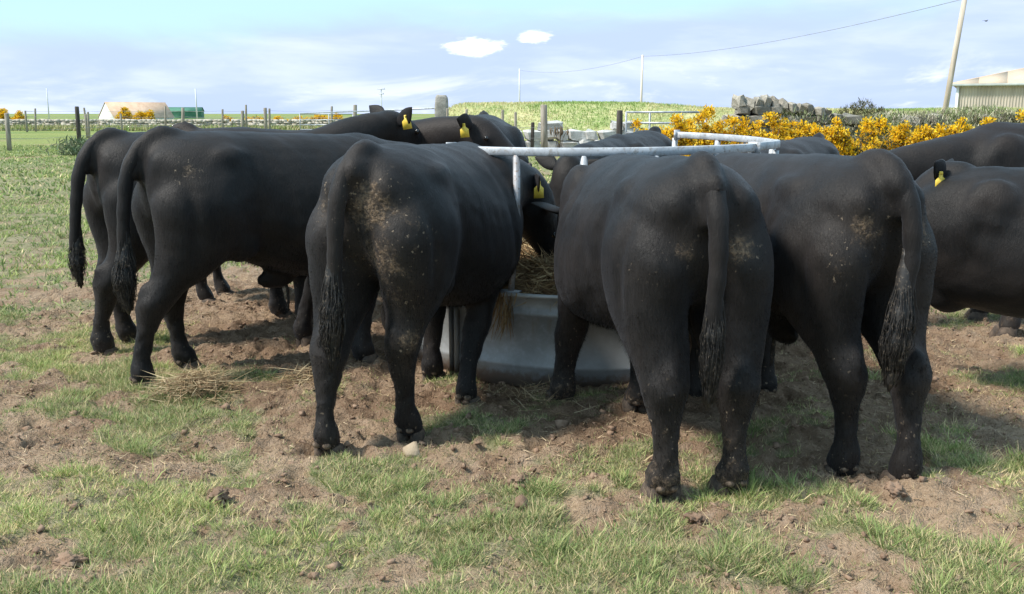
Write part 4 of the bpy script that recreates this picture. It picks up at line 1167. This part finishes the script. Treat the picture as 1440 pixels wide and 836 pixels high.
def bull(label, hind, yaw, feet=None, poll=(1.45, 0, 0.95), headdir=(0.3, 0, -0.95), tail=None, switch=None, tags=(), mud=(), legk=1.0, belly=1.0, s=1.0, lk=1.0, vox=0.018,
         rust=0.0, legmud=0.6, seed=1, dew=False, scrotum=False, sheath=False, rump=1.0, ear_ang=(0.0, 0.0), fur=0, tagtilt=0.0, fwd=0.0, earface=None):
    """hind: ground point midway between the hind hooves; yaw: heading (degrees from +X); world targets for hooves and poll"""
    ya = R(yaw); c, sn = math.cos(ya), math.sin(ya)
    ox, oy = hind[0] + (0.6 * s * lk + fwd) * c, hind[1] + (0.6 * s * lk + fwd) * sn
    gz = float(ground_h(hind[0], hind[1])) - 0.034
    def loc(p):
        dx, dy = p[0] - ox, p[1] - oy
        return np.array([dx * c + dy * sn, -dx * sn + dy * c, (p[2] - gz) if len(p) > 2 else 0.0])
    def ldir(d): return np.array([d[0] * c + d[1] * sn, -d[0] * sn + d[1] * c, d[2]])
    root = empty("bull", (ox, oy, gz), ya, label, 'bull', 'black bulls feeding round the ring')
    rs = random.Random(seed)
    mb = MB()
    # trunk
    T = cr(TRUNK, 4); T[:, 0] *= s * lk; T[:, 1:4] *= s
    bw = 1 + (belly - 1) * np.exp(-((T[:, 0] / s / lk - 0.15) / 0.42) ** 2); rw = 1 + (rump - 1) * np.exp(-((T[:, 0] / s / lk + 0.6) / 0.35) ** 2)
    hw = T[:, 3] * bw * rw
    hh = T[:, 2] * (1 + 0.06 * (bw - 1)); zc = T[:, 1] - (hh - T[:, 2])
    C = np.stack([T[:, 0], 0 * T[:, 0], zc], 1)
    rings(mb, C, np.stack([0 * hw, hw, 0 * hw], 1), np.stack([0 * hh, 0 * hh, hh], 1), 2.2, 28, T[:, 4])
    # pins, hooks, shoulder, flank and brisket forms
    for sd in (-1, 1):
        ell(mb, (-0.40 * s * lk, sd * 0.203 * s * rump, 1.245 * s), (0.15 * s, 0.075 * s, 0.085 * s))
        ell(mb, (-0.73 * s * lk, sd * 0.115 * s * rump, 1.215 * s), (0.075 * s, 0.075 * s, 0.10 * s))
        ell(mb, (-0.36 * s * lk, sd * 0.215 * s, 0.80 * s), (0.13 * s, 0.07 * s, 0.12 * s))
        ell(mb, (0.56 * s * lk, sd * 0.205 * s, 1.08 * s), (0.20 * s, 0.115 * s, 0.25 * s))
    ell(mb, (0.70 * s * lk, 0, 0.70 * s), (0.16 * s, 0.12 * s, 0.17 * s))
    ell(mb, (0.52 * s * lk, 0, 1.285 * s), (0.24 * s, 0.10 * s, 0.105 * s))
    ell(mb, (-0.72 * s * lk, 0, 1.30 * s), (0.14 * s, 0.065 * s, 0.085 * s))
    if scrotum:
        ell(mb, (-0.36 * s, 0, 0.62 * s), (0.070 * s, 0.075 * s, 0.15 * s)); 
    if sheath:
        ell(mb, (-0.05 * s, 0, 0.53 * s), (0.13 * s, 0.045 * s, 0.06 * s))
    # legs
    footpos = {}
    for key, tab, sd in (("LH", HIND, 1), ("RH", HIND, -1), ("LF", FORE, 1), ("RF", FORE, -1)):
        Tb = cr(tab, 3)
        z = Tb[:, 0] * s; x = Tb[:, 1] * s * lk; y = Tb[:, 2] * sd * s; rx = Tb[:, 3] * s; ry = Tb[:, 4] * s
        lw = 1 + (legk - 1) * (1 - sstep(z, 0.6 * s, 0.85 * s)); rx = rx * lw; ry = ry * lw
        if key in ("LH", "RH"):
            up = 1 + (rump - 1) * sstep(z, 0.6 * s, 0.9 * s); y = y * up; ry = ry * up
        dflt = np.array([x[-1], y[-1]])
        if feet and key in feet:
            p = loc(feet[key]); off = np.array([p[0] - dflt[0], p[1] - dflt[1]])
        else:
            off = np.array([rs.uniform(-.1, .1), rs.uniform(-.02, .02)])
        wz = 1 - sstep(z, 0.02 * s, 0.98 * s)
        x = x + off[0] * wz; y = y + off[1] * wz
        footpos[key] = (x[-1], y[-1])
        C = np.stack([x, y, z], 1)
        o_ = 0 * rx
        rings(mb, C, np.stack([rx, o_, o_], 1), np.stack([o_, ry, o_], 1), 2.15, 18)
        if key in ("LH", "RH"):     # point of hock and its tendon
            w = float(1 - sstep(np.array(0.53 * s), 0.02 * s, 0.98 * s))
            hx, hy = -0.725 * s * lk + off[0] * w, sd * 0.152 * s + off[1] * w
            ell(mb, (hx - 0.008, hy, 0.545 * s), (0.048 * s * legk, 0.036 * s * legk, 0.075 * s))
    # neck and head
    pl = loc(poll); hd = ldir(headdir); hd /= np.linalg.norm(hd)
    upv = np.array([0, 0, 1.0]) - hd * hd[2]
    if np.linalg.norm(upv) < 0.35:
        fw = pl - np.array([0.6, 0, 1.1]); fw[2] = 0; fw = fw / np.linalg.norm(fw)
        upv = upv + fw * 0.8 - hd * np.dot(fw, hd) * 0.8
    upv /= np.linalg.norm(upv); lat = np.cross(upv, hd)      # points to the animal's left
    b0 = np.array([0.50 * s * lk, 0, 1.05 * s]); b1 = np.array([0.85 * s * lk, 0, (1.05 + 0.15 * (pl[2] - 1.1)) * s])
    b3 = pl + hd * 0.05 * s - upv * 0.03; b2 = b3 - hd * 0.10 - (b3 - b0) * 0.25 + upv * 0.02
    tt = np.linspace(0, 1, 15)[:, None]
    B = (1 - tt) ** 3 * b0 + 3 * (1 - tt) ** 2 * tt * b1 + 3 * (1 - tt) * tt ** 2 * b2 + tt ** 3 * b3
    dB = np.gradient(B, axis=0); dB /= np.linalg.norm(dB, axis=1, keepdims=True)
    t1 = tt[:, 0]
    sv = np.array([0, 1.0, 0])[None] * (1 - tt) + lat[None] * tt
    sv = sv - dB * np.sum(sv * dB, 1, keepdims=True); sv /= np.linalg.norm(sv, axis=1, keepdims=True)
    wv = np.cross(dB, sv); 
    nw = np.interp(t1, [0, .35, .7, 1], [0.235, 0.190, 0.140, 0.112]) * s; nh = np.interp(t1, [0, .35, .7, 1], [0.33, 0.255, 0.180, 0.125]) * s
    rings(mb, B, sv * nw[:, None], wv * nh[:, None], 2.1, 20)
    HT = [(-0.05, 0.075, 0.085, -0.02), (0.0, 0.110, 0.115, -0.02), (0.09, 0.128, 0.150, -0.035), (0.19, 0.125, 0.160, -0.05), (0.28, 0.104, 0.140, -0.055), (0.37, 0.088, 0.112, -0.055), (0.45, 0.084, 0.096, -0.055), (0.505, 0.086, 0.088, -0.055), (0.54, 0.072, 0.068, -0.052), (0.555, 0.04, 0.04, -0.05)]
    H_ = cr(HT, 3) * s
    C = pl[None] + hd[None] * H_[:, :1] + upv[None] * H_[:, 3:4]
    rings(mb, C, lat[None] * H_[:, 1:2], upv[None] * H_[:, 2:3], 2.25, 20)
    ell(mb, tuple(pl + upv * 0.035 * s), (0.075 * s, 0.06 * s, 0.06 * s))
    for sd in (-1, 1):
        ell(mb, tuple(pl + hd * 0.20 * s + lat * sd * 0.115 * s + upv * 0.01 * s), (0.035 * s, 0.03 * s, 0.03 * s))
        ell(mb, tuple(pl + hd * 0.50 * s + lat * sd * 0.050 * s - upv * 0.035 * s), (0.035 * s, 0.035 * s, 0.03 * s))
    tl = tail or [(-0.66, 0, 1.365), (-0.76, 0, 1.365), (-0.835, 0, 1.30), (-0.865, 0, 1.18), (-0.875, 0, 1.0), (-0.87, 0, 0.82), (-0.86, 0, 0.66)]
    tl = np.array(tl) * np.array([s * lk, s, s])
    tl[:, 2] += 0.026 * s * np.exp(-((tl[:, 0] / s / lk + 0.75) / 0.11) ** 2)
    tp = cr(tl, 5); tr = np.interp(np.linspace(0, 1, len(tp)), [0, .12, .3, .6, 1], [.055, .058, .047, .037, .028]) * s
    kk = int(np.argmax(tp[:, 2] < 1.20 * s)) + 2
    mb.tube([tuple(p) for p in tp[:kk]], list(tr[:kk] * 1.03), 12)
    tmp = mb.build("tmp", None)
    md = tmp.modifiers.new("r", 'REMESH'); md.mode = 'VOXEL'; md.voxel_size = vox * s
    sm = tmp.modifiers.new("s", 'SMOOTH'); sm.factor = 0.5; sm.iterations = 9 if vox < 0.02 else 6
    dg = bpy.context.evaluated_depsgraph_get()
    me = bpy.data.meshes.new_from_object(tmp.evaluated_get(dg))
    V = np.empty(len(me.vertices) * 3, np.float32); me.vertices.foreach_get('co', V); V = V.reshape(-1, 3).astype(float)
    L_ = np.empty(len(me.loops), np.int32); me.loops.foreach_get('vertex_index', L_)
    tot = np.empty(len(me.polygons), np.int32); me.polygons.foreach_get('loop_total', tot)
    st = np.empty(len(me.polygons), np.int32); me.polygons.foreach_get('loop_start', st)
    Fq = np.stack([L_[st[tot == 4] + k] for k in range(4)], 1); Ft = np.stack([L_[st[tot == 3] + k] for k in range(3)], 1) if (tot == 3).any() else np.zeros((0, 3), np.int32)
    NV = np.empty(len(me.vertices) * 3, np.float32); me.vertices.foreach_get('normal', NV); NV = NV.reshape(-1, 3)
    # muscle and skin relief
    sh = seed * 13.7
    rel = (fbm(V[:, 0] * 5 + V[:, 1] * 4 + sh, V[:, 2] * 5 - V[:, 1] * 3, 3, 3) - 0.5) * 0.020 + (fbm(V[:, 0] * 19 + V[:, 1] * 15 + sh, V[:, 2] * 19 + V[:, 1] * 9, 5, 2) - 0.5) * 0.003
    rel += (fbm(V[:, 0] * 34 + sh, V[:, 2] * 26 + V[:, 1] * 30, 9, 2) - 0.5) * 0.012 * (1 - sstep(V[:, 2], 0.3 * s, 0.65 * s))
    # groove down between the thighs and behind the stifle
    rel -= 0.022 * np.exp(-(V[:, 1] / (0.035 * s)) ** 2) * sstep(-V[:, 0], 0.62 * s, 0.75 * s) * sstep(V[:, 2], 0.62 * s, 0.8 * s) * (1 - sstep(V[:, 2], 1.08 * s, 1.2 * s))
    def groove(p0, p1, w, d):
        a = np.array(p0) * s; b = np.array(p1) * s; a[0] *= lk; b[0] *= lk
        q = V[:, [0, 2]]; t = np.clip(((q - a) @ (b - a)) / ((b - a) @ (b - a)), 0, 1)
        dist = np.linalg.norm(q - a - t[:, None] * (b - a), axis=1)
        fade = np.sin(np.clip(t, 0.02, 0.98) * math.pi) ** 0.5
        return d * np.exp(-(dist / (w * s)) ** 2) * fade * sstep(np.abs(V[:, 1]), 0.10 * s, 0.17 * s)
    rel -= groove((-0.30, 1.24), (-0.22, 0.70), 0.05, 0.020) + groove((-0.66, 1.18), (-0.63, 0.72), 0.035, 0.016) + groove((0.30, 1.28), (0.36, 0.66), 0.05, 0.020)
    rel -= groove((-0.18, 0.80), (0.10, 0.62), 0.04, 0.012) + groove((0.62, 1.22), (0.70, 0.80), 0.045, 0.018)
    rel += groove((-0.50, 1.18), (-0.42, 0.82), 0.09, 0.012)
    for q in range(5):
        rel -= groove((-0.10 + q * 0.085, 1.12), (-0.06 + q * 0.085, 0.74), 0.022, 0.0020)
    V = V + NV * rel[:, None] * s
    bpy.data.objects.remove(tmp); bpy.data.meshes.remove(me)
    parts = [(V, [Fq, Ft])]
    # ears and tail join the same mesh as thin shells rooted in the body
    ears = {}
    for sd, ea in ((1, ear_ang[0]), (-1, ear_ang[1])):
        e0 = pl + hd * 0.045 * s + lat * sd * 0.095 * s + upv * 0.01 * s
        ed = lat * sd * 0.86 - hd * 0.30 + upv * (0.05 + ea); ed /= np.linalg.norm(ed)
        eb = np.cross(ed, hd); eb /= np.linalg.norm(eb)      # broad direction of the ear
        en = np.cross(ed, eb)
        if earface is not None:
            ef = ldir(earface); en = ef - ed * np.dot(ef, ed); en /= np.linalg.norm(en); eb = np.cross(en, ed)
        t = np.array([0, .12, .3, .5, .7, .88, 1.0]); wd = np.array([.028, .046, .060, .062, .048, .025, .004]) * s; th = np.array([.024, .02, .014, .011, .009, .007, .003]) * s
        t2 = np.linspace(0, 1, 14); wd = np.interp(t2, t, wd); th = np.interp(t2, t, th)
        Cc = e0[None] + ed[None] * (t2 * 0.205 * s)[:, None] - eb[None] * 0.015 * s * np.sin(t2 * 3)[:, None]
        em = MB(); rings(em, Cc, eb[None] * wd[:, None], en[None] * th[:, None], 2.0, 12)
        parts.append((np.concatenate(em.V), [np.array(em.F4), np.array(em.F3)]))
        ears[sd] = (e0 + ed * 0.105 * s, ed, eb, en)
    tp2 = tp.copy(); tp2[:, 0] -= 0.020 * s * (1 - sstep(tp[:, 2], 1.14 * s, 1.36 * s))
    k2_ = sstep(np.arange(len(tp)), 2, 13)
    em = MB(); em.tube([tuple(p) for p in tp2], list(tr * (0.55 + 0.45 * k2_) * (1 + 0.05 * np.sin(np.arange(len(tp)) * 1.7 + seed))), 14)
    parts.append((np.concatenate(em.V), [np.array(em.F4), np.array(em.F3)]))
    allV = []; q4 = []; q3 = []; nn = 0
    for v, fs in parts:
        allV.append(v)
        for f in fs:
            if len(f): (q4 if f.shape[1] == 4 else q3).append(f + nn)
        nn += len(v)
    allV = np.concatenate(allV)
    # dried dung and mud where the photograph shows it
    m = legmud * (1 - sstep(allV[:, 2], 0.30 * s, 0.75 * s)) * (0.5 + 0.5 * (1 - sstep(allV[:, 2], 0.0, 0.35 * s)))
    for (x, y, z, r, a) in mud:
        d2 = ((allV[:, 0] - x * s * lk) ** 2 + (allV[:, 1] - y * s) ** 2 + (allV[:, 2] - z * s) ** 2) / (r * r)
        m = np.maximum(m, a * np.exp(-d2 * 1.3))
    ru = rust * sstep(allV[:, 2], 1.15 * s, 1.4 * s)
    F = [np.concatenate(q4)] + ([np.concatenate(q3)] if q3 else [])
    body = mk("body", allV, F, M_HIDE, root, smooth=True, attrs={'mud': m, 'rust': ru})
    # hooves follow the ground under each foot
    for key, (x, y) in footpos.items():
        hoof(root, x + 0.015, y, rs.uniform(-.12, .12), s * max(0.92, legk) * 1.06)
        if dew and key in ("LH", "RH") or dew == 2:
            for q in (-1, 1):
                dm = MB(); ell(dm, (0, 0, 0), (0.019, 0.021, 0.015))
                d_ = dm.build("dew_claw", M_DEW, root, smooth=True)
                d_.location = (x - 0.060 * legk * s, y + q * 0.025, 0.088 * s); d_.rotation_euler = (0, 0.5, 0)
    if scrotum:
        dm = MB(); ell(dm, (0, 0, 0), (0.075 * s, 0.083 * s, 0.115 * s), n=16)
        d_ = dm.build("scrotum", M_SKIN, root, smooth=True); d_.location = (-0.375 * s, 0, 0.585 * s)
    if sheath:
        hair_switch(root, [(0.02, 0, 0.50), (0.03, 0, 0.42), (0.03, 0.01, 0.33)], [0.015, 0.012, 0.002], 9, seed, 0.004).name = "sheath_tuft"
    for sd in (-1, 1):
        p = pl + hd * 0.20 * s + lat * sd * 0.138 * s + upv * 0.012 * s
        em = MB(); ell(em, (0, 0, 0), (0.019, 0.019, 0.019)); e_ = em.build("eye", M_EYE, root, smooth=True); e_.location = tuple(p)
    pz = pl + hd * 0.553 * s - upv * 0.045 * s
    em = MB()
    ell(em, (0, 0, 0), (0.062 * s, 0.058 * s, 0.03 * s))
    e_ = em.build("muzzle_pad", M_SKIN, root, smooth=True); e_.location = tuple(pz)
    e_.rotation_euler = Vector(hd).to_track_quat('Z', 'Y').to_euler()
    for sd in tags:
        q = {'L': 1, 'R': -1}[sd]; p, ed, eb, en = ears[q]
        tm = MB()
        out = [(-0.010, 0.012), (0.010, 0.012), (0.013, -0.018), (0.034, -0.036), (0.036, -0.100), (-0.036, -0.100), (-0.034, -0.036), (-0.013, -0.018)]
        k = 0.95
        Vv = [(a * k, 0.0025, b * k) for a, b in out] + [(a * k, -0.0025, b * k) for a, b in out]
        nn = len(out)
        tm_o = mk("ear_tag", Vv, [np.array([list(range(nn)), list(range(nn, 2 * nn))[::-1]]), np.array([[i, i + nn, (i + 1) % nn + nn, (i + 1) % nn] for i in range(nn)])], M_TAG, root)
        st_ = MB(); st_.tube([(0, -0.009, 0.002), (0, 0.009, 0.002)], 0.0075, 10); st_.build('tag_stud', M_TAG, tm_o)
        nrm = -hd if tagtilt == 0 else ldir((math.sin(tagtilt), -math.cos(tagtilt), 0.0))
        nrm = np.array([nrm[0], nrm[1], 0.0]); nrm /= max(np.linalg.norm(nrm), 1e-6)
        xax = np.cross(nrm, np.array([0, 0, 1.0]))
        Mx = Matrix(((xax[0], nrm[0], 0), (xax[1], nrm[1], 0), (0, 0, 1)))
        tm_o.rotation_euler = (Mx.to_euler())
        tm_o.rotation_euler.rotate_axis('Y', rs.uniform(-.2, .2))
        tm_o.location = tuple(p + nrm * 0.022 - np.array([0, 0, 0.012]))
    if switch:
        hair_switch(root, np.array(switch['path']) * np.array([s * lk, s, s]), switch['rad'], switch['n'], seed, switch.get('thick', 0.006), switch.get('curl', .012), switch.get('wave', 28))
    if fur:
        # short hair standing off the outline
        cand = np.arange(len(V))
        k = cand[rng.integers(0, len(cand), fur)]; b = V[k] ; nr = NV[k].astype(float)
        fl = norm(nr * 0.34 + np.array([[-0.35, 0, -0.75]]) + rng.normal(0, .25, (fur, 3)))
        sdv = norm(np.cross(fl, nr + rng.normal(0, .3, (fur, 3))))
        o = ribbons("coat_hair", b - nr * 0.003, fl, sdv, rng.uniform(.008, .018, fur) * (1 + 0.8 * (V[k, 2] < 0.8)), np.full(fur, .0017), -nr * 0.2, np.tile(np.array([[.012, .0105, .0098]]), (fur, 1)) * rng.uniform(.75, 1.3, (fur, 1)), M_FURV, single=True)
        o.parent = root; tag(o, kind='stuff')
    return root
M_FURV = mat_vcol("coat_hair", 0.9, 0.05)

# --- front row, seen from behind
bull("black bull with dung caked rump and ragged muddy tail left of the hay", (-0.665, 4.29), 70.5, fwd=0.12, s=1.01,
     feet=dict(LH=(-0.84, 4.18), RH=(-0.49, 4.40), LF=(-0.46, 5.43), RF=(-0.24, 4.93)), poll=(0.09, 6.10, 1.10), headdir=(0.42, 0.10, -0.86), earface=(-0.2, -1, 0.3), lk=0.95, legk=0.92, rump=1.0,
     tail=[(-0.60, 0, 1.355), (-0.70, 0.005, 1.36), (-0.785, 0.03, 1.30), (-0.835, 0.055, 1.18), (-0.855, 0.065, 1.0), (-0.86, 0.070, 0.84), (-0.865, 0.08, 0.68)],
     switch=dict(path=[(-0.865, 0.068, 1.06), (-0.88, 0.08, 0.80), (-0.885, 0.09, 0.62), (-0.885, 0.10, 0.40)], rad=[0.026, 0.052, 0.060, 0.015], n=240, thick=.0030, curl=.020),
     mud=[(-0.80, -0.08, 1.14, .17, 1.0), (-0.78, -0.12, 0.92, .24, .85), (-0.76, -0.24, 1.12, .16, .6), (-0.80, 0.14, 1.15, .13, .75), (-0.76, -0.12, 0.78, .18, .75), (-0.70, -0.19, 0.54, .10, .95), (-0.80, -0.22, 1.18, .10, .6), (-0.72, -0.20, 0.40, .09, .8)],
     tags=('R',), vox=0.0165, seed=1, fur=60000, dew=2, scrotum=True, legmud=0.45, rust=0.1, tagtilt=0.5)
bull("black bull with straight tail and pale scabs on its rump right of the hay", (0.755, 3.72), 99.5, fwd=0.13, s=0.985,
     feet=dict(LH=(0.61, 3.69), RH=(0.90, 3.75), LF=(0.26, 5.00), RF=(0.66, 4.86)), poll=(0.40, 5.85, 0.95), headdir=(0, 0.3, -0.95), lk=0.98, legk=1.08, rump=1.04, belly=1.06,
     tail=[(-0.58, 0, 1.36), (-0.69, 0, 1.36), (-0.785, 0, 1.29), (-0.84, 0, 1.17), (-0.86, 0.0, 1.0), (-0.865, 0.01, 0.85), (-0.865, 0.015, 0.66)],
     switch=dict(path=[(-0.868, 0.005, 1.08), (-0.88, 0.01, 0.82), (-0.885, 0.015, 0.66), (-0.88, 0.02, 0.44)], rad=[0.026, 0.044, 0.046, 0.012], n=240, thick=.0026, curl=.010),
     mud=[(-0.78, -0.12, 1.06, .09, 1.15), (-0.79, 0.10, 1.06, .09, .7), (-0.70, 0.22, 0.95, .12, .5), (-0.70, 0.15, 0.30, .2, .8), (-0.70, -0.15, 0.25, .2, .8)],
     vox=0.0165, seed=2, fur=60000, dew=2, scrotum=True, legmud=0.8)
bull("black bull with bushy tail end and brown patch right of its tail", (1.525, 3.87), 107, fwd=0.17, s=0.985,
     feet=dict(LH=(1.41, 3.91), RH=(1.64, 3.83), LF=(0.98, 4.98), RF=(1.38, 5.07)), poll=(0.98, 5.9, 0.98), headdir=(-0.1, 0.3, -0.95), lk=1.0, legk=0.98, rump=1.0, belly=0.97,
     tail=[(-0.58, 0, 1.36), (-0.69, -0.005, 1.365), (-0.79, -0.02, 1.31), (-0.845, -0.03, 1.18), (-0.865, -0.03, 1.02), (-0.87, -0.01, 0.88), (-0.865, 0.02, 0.70)],
     switch=dict(path=[(-0.875, -0.015, 1.05), (-0.89, 0.0, 0.84), (-0.895, 0.02, 0.68), (-0.885, 0.03, 0.46)], rad=[0.026, 0.056, 0.062, 0.016], n=280, thick=.0027, curl=.010),
     mud=[(-0.77, -0.13, 1.08, .10, 1.1), (-0.77, 0.12, 1.12, .13, .85), (-0.77, 0.20, 0.98, .10, .7), (-0.75, -0.20, 1.16, .1, .5), (-0.72, 0.15, 0.56, .09, .9), (-0.72, -0.15, 0.5, .1, .9)],
     vox=0.0165, seed=3, fur=60000, dew=2, sheath=True, legmud=0.5, rust=0.15)
# --- left side of the ring
bull("large black bull standing side on at the left, its long flank in view", (-2.005, 5.41), 38.5, fwd=0.14,
     feet=dict(LH=(-1.95, 5.61), RH=(-2.06, 5.21), RF=(-0.91, 5.80), LF=(-1.40, 6.33)), poll=(-0.44, 6.60, 1.15), headdir=(0.7, 0.25, -0.65), lk=0.98, legk=1.0, s=1.032,
     tail=[(-0.58, 0, 1.36), (-0.70, 0, 1.365), (-0.80, 0.005, 1.30), (-0.860, 0.01, 1.17), (-0.890, 0.01, 1.0), (-0.905, 0.01, 0.85), (-0.925, 0.01, 0.66)],
     switch=dict(path=[(-0.912, 0.01, 0.98), (-0.925, 0.01, 0.76), (-0.935, 0.01, 0.62), (-0.925, 0.01, 0.42)], rad=[0.026, 0.056, 0.070, 0.014], n=280, thick=.0027, curl=.012),
     mud=[(-0.66, -0.28, 1.22, .10, .8), (0.30, -0.38, 1.02, .10, .75), (-0.92, 0, 1.25, .08, .6)], tags=('R',), seed=4, fur=45000, dew=True, sheath=True, legmud=0.3, vox=0.018, tagtilt=0.3, earface=(-0.3, -1, 0.2))
bull("black bull at the far left with matted tail partly hidden behind the side on bull", (-2.615, 6.19), 45, fwd=0.14,
     feet=dict(RH=(-2.64, 6.06), LH=(-2.59, 6.36)), poll=(-0.97, 7.50, 1.44), headdir=(0.62, 0.62, -0.42), legk=1.0, s=1.035,
     tail=[(-0.58, 0, 1.36), (-0.70, 0, 1.365), (-0.80, 0.0, 1.30), (-0.862, 0.0, 1.17), (-0.895, 0.0, 1.0), (-0.915, 0.0, 0.85), (-0.935, 0.0, 0.70)],
     switch=dict(path=[(-0.918, 0.0, 0.96), (-0.935, 0.0, 0.74), (-0.94, 0.0, 0.62), (-0.93, 0, 0.46)], rad=[0.026, 0.048, 0.052, 0.012], n=200, thick=.0030, curl=.012),
     mud=[(-0.45, -0.29, 1.18, .12, .8), (-0.66, -0.2, 0.55, .10, .9)], tags=('R',), seed=5, fur=30000, legmud=0.6, vox=0.02, ear_ang=(0.55, 0.45), tagtilt=0.15, earface=(-0.35, -1, 0.2))
bull("black bull with reddish back at the far side behind the left group", (-2.50, 7.86), 4,
     poll=(-0.34, 7.62, 1.41), headdir=(0.55, -0.15, -0.34), earface=(0, -1, 0.2), ear_ang=(0.2, 0.1), s=1.045, seed=6, tags=('R',), rust=0.45, vox=0.029, tagtilt=0.2)
# --- far side of the ring
bull("black bull facing the camera with high round shoulders behind the left end of the rail", (-0.28, 9.75), -87, poll=(-0.12, 7.95, 1.02), headdir=(0.05, -0.35, -0.9), s=1.085, seed=7, vox=0.029)
bull("black bull at the far side of the feeder with its head down by the hay", (1.41, 9.85), -114, poll=(0.44, 7.42, 1.13), headdir=(-0.15, -0.30, -0.93), tags=('L',), earface=(0.1, -1, 0.2), s=0.97, seed=8, vox=0.022, tagtilt=-0.7)
bull("black bull behind the right curve of the feeder below the gorse", (2.80, 9.0), -125, poll=(1.52, 7.15, 0.95), headdir=(-0.3, -0.3, -0.9), s=0.945, seed=9, rust=0.4, vox=0.029)
# --- right side of the ring
bull("black bull with long sloping back standing across the far right", (4.62, 6.82), 180, feet=dict(LF=(3.46, 6.55), RF=(3.51, 7.08)), poll=(2.45, 6.70, 1.08), headdir=(-0.6, -0.05, -0.8), s=1.07, belly=1.08, seed=10, rust=0.5, vox=0.022)
bull("black bull cut off by the right edge with a yellow tag in its ear", (3.56, 4.92), 170, feet=dict(LF=(3.30, 4.70), RF=(3.28, 5.08)), poll=(2.39, 5.24, 1.17), headdir=(-0.62, 0.42, -0.66), tags=('L',), s=0.925, belly=1.05, earface=(0.1, -1, 0.2), seed=11, vox=0.02, tagtilt=0.35, ear_ang=(0.4, 0.4))
